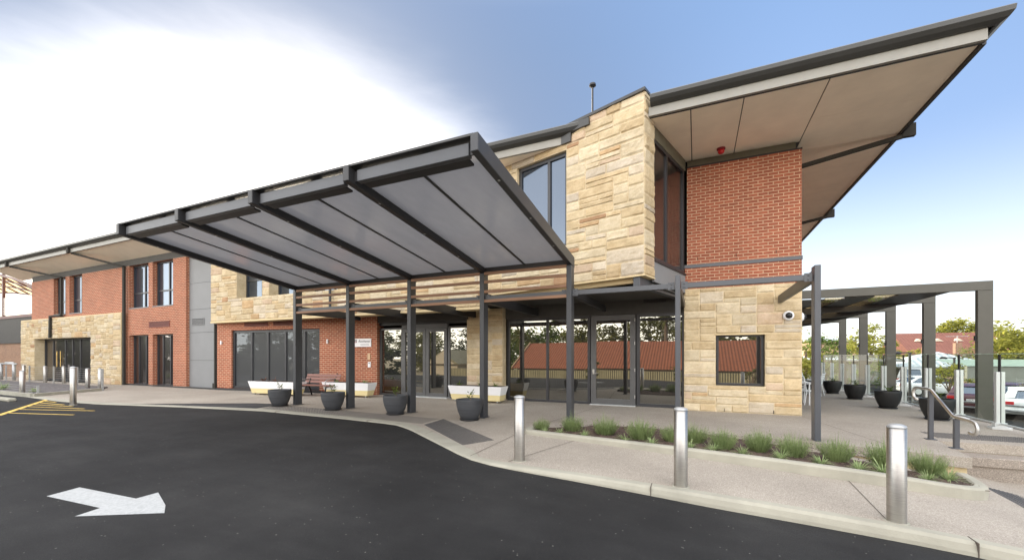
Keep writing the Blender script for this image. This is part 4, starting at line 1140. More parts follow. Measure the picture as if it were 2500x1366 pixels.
for a, b in zip(GY, GY[1:]):
    mb = MB(); mb.add([(XG, a + 0.05, 0.12), (XG, b - 0.05, 0.12), (XG, b - 0.05, 1.64), (XG, a + 0.05, 1.64)], [(0, 1, 2, 3)]); mb.build('pane', 'clear_glass', bal)
    mb = MB(); mb.box(XG - 0.006, XG + 0.006, a + 0.05, b - 0.05, 1.641, 1.652); mb.build('glass_edge', 'glass_edge_green', bal)
    mb = MB(); mb.box(XG - 0.02, XG + 0.02, a + 0.06, b - 0.06, 0.10, 0.135); mb.build('bottom_rail', 'aluminium', bal)
def handrail(x, label):
    t = thing('handrail', (x, 10.2, 0), label, 'handrail', 'stainless handrails at the steps')
    pts = []
    for k in range(9): a = -0.6 + (math.pi + 0.6) * (1 - k / 8) ; pts.append((x, 11.05 + 0.12 * math.sin(a) , 0.84 - 0.12 * math.cos(a) * -1 if 0 else 0.84 - 0.12 * math.cos(a)))
    pts = [(x, 11.05 - 0.05, 0.72), (x, 11.05 + 0.07, 0.735), (x, 11.05 + 0.12, 0.84), (x, 11.05 + 0.08, 0.93), (x, 11.05 - 0.03, 0.96), (x, 10.55, 0.96), (x, 10.44, 0.94), (x, 9.74, 0.555), (x, 9.64, 0.535), (x, 9.2, 0.53), (x, 9.08, 0.51), (x, 9.02, 0.43), (x, 9.06, 0.34), (x, 9.18, 0.32), (x, 9.24, 0.34)]
    fine = []
    for i in range(len(pts) - 1):      # Catmull-Rom through the bends
        p0, p1, p2, p3 = [Vector(pts[max(0, min(len(pts) - 1, i + q))]) for q in (-1, 0, 1, 2)]
        L = (p2 - p1).length
        if L > 0.3: fine += [p1]; continue
        for k in range(4):
            u = k / 4; fine.append(0.5 * ((2 * p1) + (p2 - p0) * u * 0.9 + (2 * p0 - 5 * p1 + 4 * p2 - p3) * u * u * 0.9 + (3 * p1 - p0 - 3 * p2 + p3) * u ** 3 * 0.9) if False else p1.lerp(p2, u))
    fine.append(Vector(pts[-1]))
    for _ in range(2):
        sm = [fine[0]]
        for i in range(1, len(fine) - 1):
            a, b, c = fine[i - 1], fine[i], fine[i + 1]
            sm.append((a + b * 2 + c) / 4 if (a - b).length < 0.2 and (c - b).length < 0.2 else b)
        fine = sm + [fine[-1]]
    mb = MB(); mb.tube(fine, 0.026, 12); mb.build('rail', 'stainless_steel', t, smooth=True)
    for y, z in ((10.47, 0.93), (9.62, 0.51)):
        mb = MB(); mb.box(x - 0.034, x + 0.034, y - 0.034, y + 0.034, 0.0, z); mb.box(x - 0.075, x + 0.075, y - 0.075, y + 0.075, 0.0, 0.012); mb.build('post', 'blue_grey_steel', t, bevel=0.004)
handrail(4.10, 'bent stainless handrail on two grey posts left of the steps')
handrail(5.78, 'second stainless handrail at the right picture edge beside the steps')

# ================================================================ BOLLARDS, POTS, PLANTERS, BENCH
def bollard_proto():
    t = thing('bollard', (0, 0, 0), 'x', 'bollard')
    mb = MB(); mb.lathe([(0.082, -0.02), (0.082, 0.965)], 32); mb.build('tube', 'stainless_steel', t, smooth=True, hi=True)
    mb = MB(); mb.lathe([(0.084, 0.962), (0.084, 0.972), (0.078, 0.985), (0.05, 0.998), (0.0, 1.003)], 32); mb.build('cap', 'galvanised', t, smooth=True, hi=True)
    mb = MB(); mb.lathe([(0.105, -0.02), (0.105, 0.004), (0.0835, 0.006)], 32); mb.build('collar', 'kerb_concrete', t, hi=True)
    return t
b0 = bollard_proto()
BL = [(-2.47, 5.78, 1.0, 'stainless bollard at the kerb by the left tip of the planted bed'), (-0.18, 5.62, 1.0, 'stainless bollard standing midway along the footpath, before the planted bed'),
      (1.93, 5.62, 1.03, 'largest and nearest stainless bollard, at the right on the footpath'), (-18.75, 6.42, 1.27, 'tall stainless bollard standing alone on the yellow hatching'),
      (-25.3, 7.15, 1.0, 'leftmost near stainless bollard, by the kerb of the mulched garden'), (-26.78, 9.67, 1.0, 'stainless bollard before the sandstone wall, left one of the close pair'),
      (-25.59, 9.68, 1.0, 'stainless bollard before the sandstone wall, right one of the close pair'), (-39.75, 11.3, 1.0, 'distant stainless bollard at the left jamb of the sandstone opening'),
      (-35.68, 11.0, 1.0, 'distant stainless bollard before the brass door handles'), (-33.57, 11.1, 1.0, 'distant stainless bollard before the right half of the dark sandstone opening')]
for i, (x, y, h, lab) in enumerate(BL):
    o = b0 if i == 0 else copy_tree(b0)
    z = pz(x) if y < 9 and x > -3.3 else (0.0 if y > ky(x) else rz_(x, y))
    o.location = (x, y, z); o.scale = (1, 1, h)
    tag(o, lab, 'bollard', 'stainless steel bollards')
def seedling(mb, c, n, h, rnd, w=0.05):
    for k in range(3):
        a = rnd.uniform(0, 6.28); mb.tube([c, (c[0] + 0.06 * math.cos(a), c[1] + 0.06 * math.sin(a), c[2] + h * rnd.uniform(.6, 1))], 0.004, 5, 0)
    for k in range(n):
        a = rnd.uniform(0, 6.28); t = rnd.uniform(0.25, 1)
        p = (c[0] + 0.07 * t * math.cos(a), c[1] + 0.07 * t * math.sin(a), c[2] + h * t)
        d = Vector((math.cos(a), math.sin(a), rnd.uniform(0.1, 1.2))).normalized()
        L = rnd.uniform(0.07, 0.13); s = d.cross(Vector((0, 0, 1))).normalized() * w * 0.42; p = Vector(p)
        mb.add([p, p + d * L * 0.5 + s, p + d * L, p + d * L * 0.5 - s], [(0, 1, 2, 3)], 1)
def pot(x, y, z, r, h, label, kind, seed, group, rb=0.62, rim=1.0):
    t = thing('plant_pot', (x, y, z), label, 'plant pot', group)
    mb = MB()
    pr = [(0.0, 0.03), (rb * r, 0.03), (rb * r * 1.08, 0.06)] + [(r * (rb + (1 - rb) * math.sin(math.pi / 2 * q / 6) ** 0.72) , 0.06 + (h - 0.06) * q / 6 * 0.94) for q in range(1, 7)] + [(r * rim, h), (r * rim - 0.025, h), (r * rim - 0.04, h - 0.05), (r * 0.85, h - 0.13)]
    mb.lathe(pr, 36); mb.build('pot_body', 'pot_glaze' if kind else 'black_plastic', t, smooth=True, hi=True)
    mb = MB(); mb.lathe([(0, h - 0.07), (r * 0.95, h - 0.07), (r * 0.95, h - 0.09)], 24); mb.build('soil', 'soil', t, hi=True)
    mb = MB(); mb.lathe([(0, 0.0), (rb * r * 1.10, 0.0), (rb * r * 1.22, 0.035), (rb * r * 1.19, 0.035), (rb * r * 1.0, 0.012)], 28); mb.build('saucer', 'black_plastic', t, smooth=True, hi=True)
    rnd = random.Random(seed); mb = MB(); seedling(mb, (0.02, 0, h - 0.08), 16 + seed * 3, 0.26 if kind else 0.2, rnd)
    mb.build('seedling', ['trunk_bark', 'green_leaf'], t, hi=True)
    return t
G1 = 'round dark pots in front of the canopy posts'
for k, (x, y, lab) in enumerate(((-12.15, 8.93, 'dark ribbed pot holding a thin twig, at the leftmost canopy post'), (-9.83, 8.93, 'dark ribbed pot with a small bright green sprig, at the second canopy post'),
                                 (-7.52, 8.95, 'dark ribbed pot with a pale wispy seedling, at the third canopy post'), (-5.17, 8.92, 'dark ribbed pot with yellowish leaves, nearest to the slanting tactile strip'))):
    pot(x, y, 0.005, 0.335, 0.52, lab, True, k + 1, G1)
G2 = 'wide black bowls on the terrace'
for k, (x, y, r, lab) in enumerate(((5.5, 13.75, 0.33, 'largest black bowl planter, behind the stainless handrail'), (5.34, 16.15, 0.32, 'black bowl planter on the terrace, second nearest'),
                                    (5.36, 19.1, 0.33, 'black bowl planter on the terrace, third nearest'), (5.3, 21.6, 0.33, 'black bowl planter beside the white slatted chair'), (4.3, 21.5, 0.32, 'black bowl planter half hidden by the sandstone corner'))):
    pot(x, y, 0.0, r, 0.53, lab, False, k + 6, G2, rb=0.60)
def strap_clump(n, L, w, rnd, spread=1.0, bend=0.6):
    mb = MB()
    for k in range(n):
        a = rnd.uniform(0, 6.283); el = rnd.uniform(0.35, 1.35)
        d = Vector((math.cos(a) * math.cos(el) * spread, math.sin(a) * math.cos(el) * spread, math.sin(el))).normalized()
        mb.blade((0.03 * math.cos(a), 0.03 * math.sin(a), 0), d, L * rnd.uniform(0.6, 1.1), w, bend * rnd.uniform(0.4, 1.2), 4)
    return mb
def planter(x, y, L, label, seed, rzv, kinds):
    t = thing('planter_box', (x, y, 0), label, 'planter box', 'white and cream planter boxes on castors', rzv)
    D, h0, h1, h2 = 0.56, 0.07, 0.27, 0.56
    def fr(za, zb, la, lb, da, db, name, mat):
        mb = MB(); vs = [(s * l / 2, q * d / 2, z) for z, l, d in ((za, la, da), (zb, lb, db)) for s, q in ((-1, -1), (1, -1), (1, 1), (-1, 1))]
        mb.add(vs, [(3, 2, 1, 0), (4, 5, 6, 7), (0, 1, 5, 4), (1, 2, 6, 5), (2, 3, 7, 6), (3, 0, 4, 7)]); return mb.build(name, mat, t, hi=True, bevel=0.006)
    m = (h1 - h0) / (h2 - h0)
    La, Da = L - 0.24, D - 0.2
    fr(h0, h1 - 0.002, La, La + (L - La) * m, Da, Da + (D - Da) * m, 'lower_body', 'planter_cream')
    fr(h1, h2, La + (L - La) * m, L, Da + (D - Da) * m, D, 'upper_body', 'white_plastic')
    mb = MB(); mb.box(-L / 2 + 0.05, L / 2 - 0.05, -D / 2 + 0.05, D / 2 - 0.05, h2 - 0.02, h2 + 0.004); mb.build('soil', 'soil', t, hi=True)
    for sx in (-1, 1):
        for sy in (-1, 1):
            mb = MB(); mb.tube([(sx * (La / 2 - 0.1) - 0.012, sy * (Da / 2 - 0.06), 0.033), (sx * (La / 2 - 0.1) + 0.012, sy * (Da / 2 - 0.06), 0.033)], 0.032, 10); mb.box(sx * (La / 2 - 0.1) - 0.02, sx * (La / 2 - 0.1) + 0.02, sy * (Da / 2 - 0.06) - 0.02, sy * (Da / 2 - 0.06) + 0.02, 0.055, 0.075); mb.build('castor', 'galvanised', t, hi=True)
    rnd = random.Random(seed)
    for px0, mat in kinds:
        mb = strap_clump(34, 0.30, 0.02, rnd, 1.0, 0.7); mb.v = [(v[0] + px0, v[1], v[2] + h2) for v in mb.v]; mb.build('strap_plant', mat, t, hi=True)
planter(-15.6, 11.35, 2.6, 'white and cream planter box with reddish plants below the curtained window', 1, 0.08, ((-0.75, 'red_leaf'), (-0.15, 'red_leaf')))
planter(-12.45, 12.1, 2.2, 'white and cream planter box with grassy plants below the wall sign', 2, 0.10, ((-0.6, 'strap_leaf'), (0.15, 'strap_leaf'), (0.75, 'strap_leaf')))
planter(-6.95, 12.55, 2.1, 'white and cream planter box with strappy plants before the small sandstone pillar', 3, 0.0, ((-0.75, 'green_leaf'), (0.1, 'green_leaf'), (0.7, 'green_leaf')))
bench = thing('garden_bench', (-13.75, 11.75, 0), 'brown slatted bench with black iron legs between two white planter boxes', 'bench', rz=0.1)
for k, (y, z, ta) in enumerate(((-0.22, 0.44, 0), (-0.10, 0.445, 0), (0.02, 0.44, 0), (0.13, 0.435, 0))):
    mb = MB(); mb.box(-0.85, 0.85, y - 0.052, y + 0.052, z - 0.02, z + 0.02); mb.build('seat_slat', 'bench_timber', bench, hi=True, bevel=0.006)
for k in range(3):
    mb = MB(); y = 0.22 + 0.05 * k; z = 0.56 + 0.125 * k; mb.bar((-0.85, y, z), (0.85, y, z), 0.03, 0.108, (0, 0.35, 1)); mb.build('back_slat', 'bench_timber', bench, hi=True, bevel=0.006)
for sx in (-0.62, 0.62):
    mb = MB(); mb.tube([(sx, -0.30, 0.0), (sx, -0.27, 0.3), (sx, -0.24, 0.40), (sx, 0.0, 0.415), (sx, 0.14, 0.40), (sx, 0.24, 0.25), (sx, 0.32, 0.0)], 0.03, 8); mb.bar((sx, 0.14, 0.41), (sx, 0.37, 0.9), 0.05, 0.03); mb.build('leg_frame', 'black_plastic', bench, hi=True, smooth=True)
    mb = MB(); mb.tube([(sx, -0.26, 0.42), (sx, -0.29, 0.6), (sx, -0.2, 0.66), (sx, 0.1, 0.68), (sx, 0.27, 0.66)], 0.016, 8); mb.build('armrest', 'galvanised', bench, hi=True, smooth=True)

# ================================================================ KERBED PLANT BED
bed = thing('garden_bed', (0, 7.9, -0.05), 'low concrete kerbed bed of bark mulch in front of the terrace', 'garden bed')
FRONT = [(-3.3, 8.18), (-3.26, 7.92), (-3.05, 7.74), (-2.0, 7.55), (0.0, 7.27), (1.62, 7.17), (2.6, 7.2), (3.1, 7.3), (3.45, 7.52), (3.68, 7.85), (3.8, 8.25), (3.9, 8.80)]
def smooth_path(p, n=5):
    out = []
    for i in range(len(p) - 1):
        p0, p1, p2, p3 = [Vector(p[max(0, min(len(p) - 1, i + q))]) for q in (-1, 0, 1, 2)]
        for k in range(n):
            u = k / n; out.append(0.5 * ((2 * p1) + (p2 - p0) * u + (2 * p0 - 5 * p1 + 4 * p2 - p3) * u * u + (3 * p1 - p0 - 3 * p2 + p3) * u ** 3))
    return out + [Vector(p[-1])]
fp = smooth_path(FRONT)
kt = lambda x: pz(x) + 0.09 + 0.07 * sstep(-3, 2, x)
mb = MB(); m = 7
for i, p in enumerate(fp):
    d = (fp[min(i + 1, len(fp) - 1)] - fp[max(i - 1, 0)]).normalized(); nx, ny = -d.y, d.x
    zt = kt(p.x); zb = pz(p.x) - 0.05
    for a, z in ((0.0, zb), (0.004, zt - 0.03), (0.025, zt - 0.006), (0.05, zt), (0.13, zt), (0.155, zt - 0.02), (0.16, zt - 0.12)):
        mb.v.append((p.x + nx * a, p.y + ny * a, z))
for i in range(len(fp) - 1):
    for j in range(m - 1): mb.f.append((i * m + j, (i + 1) * m + j, (i + 1) * m + j + 1, i * m + j + 1)); mb.mi.append(0)
mb.build('bed_kerb', 'kerb_concrete', bed, smooth=False)
mb = MB(); rnd = random.Random(4)
for i in range(61):
    x = -3.15 + 6.7 * i / 60
    yf = ip(x, FRONT[2:]) + 0.14 * math.sqrt(1 + ((ip(x + .05, FRONT[2:]) - ip(x - .05, FRONT[2:])) / .1) ** 2); yb = ip(x, EDGE) + 0.05
    for j in range(11):
        y = yf + (yb - yf) * j / 10
        z = kt(x) - 0.045 - 0.14 * sstep(0.3, 1.0, j / 10) * sstep(-1.5, 2.5, x) + 0.015 * noise.noise((x * 4, y * 4, 0)) + (0.0 if x > -2.6 else -0.02)
        mb.v.append((x, y, min(z, -0.012 if y > ip(x, EDGE) - 0.1 else 9)))
for i in range(60):
    for j in range(10): mb.f.append((i * 11 + j, i * 11 + j + 1, (i + 1) * 11 + j + 1, (i + 1) * 11 + j)); mb.mi.append(0)
mb.build('mulch', 'bark_mulch', bed)
mb = MB()
for k in range(900):
    x = rnd.uniform(-3.0, 3.6); y = rnd.uniform(7.4, 9.3)
    if y > ip(x, EDGE) - 0.05 or y < min([p.y for p in fp if abs(p.x - x) < 0.3] or [7.5]) + 0.2: continue
    a = rnd.uniform(0, 6.28); L = rnd.uniform(0.02, 0.06); z = kt(x) - 0.028
    mb.bar((x, y, z), (x + L * math.cos(a), y + L * math.sin(a), z + rnd.uniform(-.005, .015)), 0.012, 0.006)
o_ = mb.build('bark_chips', 'bark_mulch', bed); o_['kind'] = 'stuff'
def lavender_mesh(seed):
    rnd = random.Random(seed); mb = MB()
    for k in range(420):
        a = rnd.uniform(0, 6.283); r = 0.20 * math.sqrt(rnd.random()); el = 1.45 - r * 3.4 * rnd.uniform(0.7, 1.2)
        d = Vector((math.cos(a) * math.cos(el), math.sin(a) * math.cos(el), math.sin(el))).normalized()
        L = rnd.uniform(0.22, 0.40); p = (r * 0.7 * math.cos(a), r * 0.7 * math.sin(a), 0.0)
        mb.blade(p, d, L, 0.008, rnd.uniform(-0.1, 0.1), 2)
        for q in range(5):
            t = rnd.uniform(0.35, 0.98); a2 = rnd.uniform(0, 6.283)
            d2 = (d + Vector((math.cos(a2), math.sin(a2), 0.2)) * 0.8).normalized()
            mb.blade(Vector(p) + d * L * t, d2, rnd.uniform(0.03, 0.06), 0.007, 0, 1)
    for k in range(26):
        a = rnd.uniform(0, 6.283); el = rnd.uniform(1.0, 1.45); d = Vector((math.cos(a) * math.cos(el), math.sin(a) * math.cos(el), math.sin(el)))
        mb.blade((0, 0, 0), d, rnd.uniform(0.42, 0.53), 0.006, 0.02, 3)
    return mb
lp = [lavender_mesh(s) for s in (1, 2, 3)]
LAV = [(-3.0, 8.22, 0.72), (-2.35, 8.3, 0.92), (-1.65, 8.2, 1.0), (-0.95, 8.0, 1.05), (-0.4, 8.05, 0.85), (-0.02, 8.15, 0.9), (0.42, 7.85, 0.9), (0.95, 7.95, 0.92), (1.42, 7.85, 0.95), (2.0, 7.95, 0.98), (2.62, 8.0, 1.1), (3.15, 8.15, 0.95)]
ORD = ['first', 'second', 'third', 'fourth', 'fifth', 'sixth', 'seventh', 'eighth', 'ninth', 'tenth', 'eleventh', 'twelfth', 'thirteenth', 'fourteenth']
protos = []
for i, (x, y, s) in enumerate(LAV):
    if i < 3: o = lp[i].build('lavender_bush', 'lavender_leaf'); protos.append(o)
    else: o = protos[i % 3].copy(); COL.objects.link(o)
    o.location = (x, y, min(kt(x) - 0.045 - 0.06 * sstep(-1.5, 2.5, x), -0.02) if x > -2.5 else -0.03); o.scale = (s * 0.80, s * 0.80, s * 1.12); o.rotation_euler = (0, 0, i * 1.3)
    lab = 'tallest, widest feathery lavender bush in the kerbed bed, left of the nearest bollard' if i == 10 else ('small feathery lavender bush at the pointed left tip of the kerbed bed' if i == 0 else 'feathery grey green lavender bush, %s from the left in the kerbed bed' % ORD[i])
    tag(o, lab, 'lavender bush', 'feathery lavender bushes in the kerbed bed')
sp = []
STR = [(-2.85, 7.98, .6), (-2.5, 7.9, .8), (-1.98, 7.85, .8), (-1.2, 7.75, .85), (-0.72, 7.65, .8), (-0.1, 7.62, .85), (0.25, 7.6, .9), (0.68, 7.55, .9), (1.2, 7.55, .95), (1.72, 7.55, .9), (2.15, 7.5, .9), (2.45, 7.55, 1.1), (2.95, 7.62, .8), (3.3, 7.95, 1.15)]
for i, (x, y, s) in enumerate(STR):
    if i < 3: o = strap_clump(80, 0.27, 0.013, random.Random(i + 40), 1.0, 0.5).build('strap_grass', 'strap_leaf'); sp.append(o)
    else: o = sp[i % 3].copy(); COL.objects.link(o)
    o.location = (x, y, kt(x) - 0.05); o.scale = (s, s, s); o.rotation_euler = (0, 0, i * 0.9)
    lab = 'spiky strap leaved grass at the rounded right end of the kerbed bed' if i == 13 else 'low spiky strap leaved grass along the bed kerb, %s from the left' % ORD[i]
    tag(o, lab, 'strap grass', 'strap leaved grasses along the bed kerb')

# ================================================================ LEFT GARDEN, WIRE FENCE, NEIGHBOUR
mb = MB(); mb.prism([(-60, 7.05), (-24.3, 7.05), (-23.9, 7.2), (-25.0, 9.35), (-27, 10.5), (-60, 10.6)], 0.001, 0.05)
gb = thing('garden_bed', (-27, 8.5, 0), 'dark mulched garden behind the wire fence at the left edge', 'garden bed')
mb.build('mulch', 'grey_mulch', gb)
mb = MB()
for a, b in (((-60, 6.98), (-23.75, 6.98)), ((-23.75, 6.98), (-24.95, 9.45))): mb.bar((a[0], a[1], 0.06), (b[0], b[1], 0.06), 0.14, 0.12)
mb.build('bed_kerb', 'kerb_concrete', gb)
tag((lambda m_: (m_.box(-26.5, -22.1, 5.9, 6.12, rz_(-24, 6), 0.10), m_.build('wheel_stop', 'kerb_concrete', bevel=0.03))[1])(MB()), 'pale concrete wheel stop bar on the asphalt at the left edge', 'wheel stop')
wf = thing('wire_fence', (-27, 9.8, 0), 'low wire fence of thin horizontal cables round the mulched garden', 'fence')
PT = [(-44, 10.75), (-40.5, 10.75), (-37, 10.75), (-33.6, 10.7), (-30.2, 10.5), (-27.0, 10.2), (-24.9, 9.5)]
PT2 = [(-44, 7.15), (-38, 7.15), (-32.5, 7.15), (-28.5, 7.15), (-24.0, 7.2)]
for P_ in (PT, PT2):
    for x, y in P_:
        mb = MB(); mb.box(x - 0.03, x + 0.03, y - 0.03, y + 0.03, 0.0, 1.0 if P_ is PT else 0.42); mb.build('post', 'galvanised', wf)
    for k in range(8 if P_ is PT else 4):
        mb = MB(); z = 0.12 + k * 0.115 * (1 if P_ is PT else 0.8)
        mb.tube([(x, y, z) for x, y in P_], 0.006, 4); mb.build('wire', 'galvanised', wf)
for i, (x, y, s) in enumerate(((-29.5, 7.7, 2.2), (-26.1, 7.75, 1.5), (-33, 8.2, 2.6))):
    o = sp[i].copy(); COL.objects.link(o); o.location = (x, y, 0.04); o.scale = (s, s, s)
    tag(o, ('green grass tuft in the mulch at the left picture edge', 'small green grass tuft in the mulch by the leftmost near bollard', 'far green grass tuft in the mulch behind the wire fence')[i], 'grass tuft', 'grass tufts in the mulched garden')
rk = thing('bike_rail', (-42, 11.7, 0), 'galvanised rail on two stout posts beside the brown brick wall', 'rail')
for x in (-43.0, -40.9):
    mb = MB(); mb.tube([(x, 11.2, 0), (x, 11.2, 1.05)], 0.09, 14); mb.build('post', 'galvanised', rk, smooth=True)
mb = MB(); mb.tube([(-43.4, 11.2, 1.07), (-40.5, 11.2, 1.07)], 0.05, 10); mb.tube([(-42.6, 11.3, 1.13), (-41.3, 11.3, 1.13)], 0.07, 8); mb.build('rail', 'galvanised', rk, smooth=True)
nb = thing('neighbour_building', (-52, 14, 0), 'brown brick building with a grey band and upper balcony at the left edge', 'building')
mb = MB(); mb.box(-75, -42.6, 13.0, 24, -0.3, 2.55); mb.build('brick_wall', 'brown_brick', nb)
mb = MB(); mb.box(-75, -42.6, 12.9, 24, 2.551, 4.45); mb.build('wall_band', 'bulkhead_board', nb)
mb = MB(); mb.box(-75, -42.5, 12.85, 13.02, 4.451, 4.66); mb.build('balcony_edge', 'plum_brown', nb)
for a, b in ((-49.3, -42.7), (-56, -49.6), (-63, -56.3)):
    mb = MB(); mb.add([(a, 12.95, 4.7), (b, 12.95, 4.7), (b, 12.95, 6.1), (a, 12.95, 6.1)], [(0, 1, 2, 3)]); mb.build('balcony_pane', 'amber_glass', nb)
for x in (-49.45, -56.1, -42.62):
    mb = MB(); mb.box(x - 0.09, x + 0.09, 12.93, 13.08, 4.66, 8.0 if x < -43 else 6.1); mb.build('balcony_post', 'plum_brown', nb)
mb = MB(); mb.box(-44.2, -42.6, 14.2, 14.4, 4.66, 6.2); mb.build('brick_pier', 'red_brick', nb)
arc = [(-62 + i * 1.2, 9.0 - 0.0072 * (i * 1.2) ** 2) for i in range(17)]
for y, dz in ((12.9, 0.0), (13.7, -0.5), (14.5, -1.0), (15.3, -1.5)):
    mb = MB()
    for (x0, z0), (x1, z1) in zip(arc, arc[1:]): mb.bar((x0, y, z0 + dz), (x1, y, z1 + dz), 0.10, 0.14)
    mb.build('curved_beam', 'plum_brown', nb)
mb = MB(); 
for x, z in arc[::2]: mb.bar((x, 12.9, z), (x, 15.3, z - 1.5), 0.07, 0.1)
mb.build('cross_beam', 'plum_brown', nb)
mb = MB()
for (x0, z0), (x1, z1) in zip(arc, arc[1:]): mb.add([(x0, 12.95, z0 + 0.075), (x1, 12.95, z1 + 0.075), (x1, 15.3, z1 - 1.42), (x0, 15.3, z0 - 1.42)], [(0, 1, 2, 3)])
mb.build('roof_sheet', 'amber_sheet', nb)
hs = thing('far_house', (-62, 30, 0), 'grey roofed house rising behind the left balcony', 'house')
mb = MB(); mb.add([(-70, 26, 6.2), (-49, 26, 6.2), (-59, 26, 9.4), (-70, 40, 6.2), (-49, 40, 6.2), (-59, 40, 9.4)], [(0, 1, 2), (0, 2, 5, 3), (1, 4, 5, 2), (3, 5, 4)]); mb.build('roof', 'shade_cloth', hs)
mb = MB(); mb.box(-69, -50, 26.3, 39, -1, 6.19); mb.build('wall', 'cream_wall', hs)

# ================================================================ TERRACE FURNITURE
def chair_proto():
    t = thing('terrace_chair', (0, 0, 0), 'x', 'chair')
    for k in range(5):
        mb = MB(); mb.box(-0.22, 0.22, -0.2 + k * 0.095, -0.125 + k * 0.095, 0.44, 0.462); mb.build('seat_slat', 'chair_white', t, hi=True)
    for k in range(5):
        mb = MB(); z = 0.52 + k * 0.085; mb.bar((-0.22, 0.26 + 0.02 * k, z), (0.22, 0.26 + 0.02 * k, z), 0.016, 0.055); mb.build('back_slat', 'chair_white', t, hi=True)
    for sx in (-1, 1):
        mb = MB(); mb.tube([(sx * 0.235, -0.24, 0), (sx * 0.235, -0.2, 0.45), (sx * 0.235, 0.22, 0.45)], 0.014, 6); mb.build('leg', 'chair_white', t, hi=True)
        mb = MB(); mb.tube([(sx * 0.235, 0.32, 0), (sx * 0.235, 0.22, 0.45), (sx * 0.235, 0.36, 0.93)], 0.014, 6); mb.build('leg', 'chair_white', t, hi=True)
    return t
ch = chair_proto()
for i, (x, y, a, lab) in enumerate(((3.3, 16.5, 2.3, 'white slatted chair at the terrace table, right of the tall grey post'), (4.35, 20.3, -2.0, 'white slatted chair near the glass, behind the third black bowl'), (4.9, 24.0, 1.0, 'white slatted chair far along the terrace by the glass'), (2.95, 17.5, 0.2, 'white slatted chair mostly hidden behind the sandstone corner'))):
    o = ch if i == 0 else copy_tree(ch)
    o.location = (x, y, 0); o.rotation_euler = (0, 0, a); tag(o, lab, 'chair', 'white slatted terrace chairs')
tb = thing('terrace_table', (3.0, 16.4, 0), 'white slatted terrace table seen between sandstone corner and grey post', 'table')
for k in range(7):
    mb = MB(); mb.box(2.62, 3.38, 16.02 + k * 0.11, 16.115 + k * 0.11, 0.72, 0.745); mb.build('top_slat', 'chair_white', tb)
for sx in (2.66, 3.34):
    for sy in (16.06, 16.74):
        mb = MB(); mb.tube([(sx, sy, 0), (sx, sy, 0.72)], 0.02, 8); mb.build('leg', 'chair_white', tb)

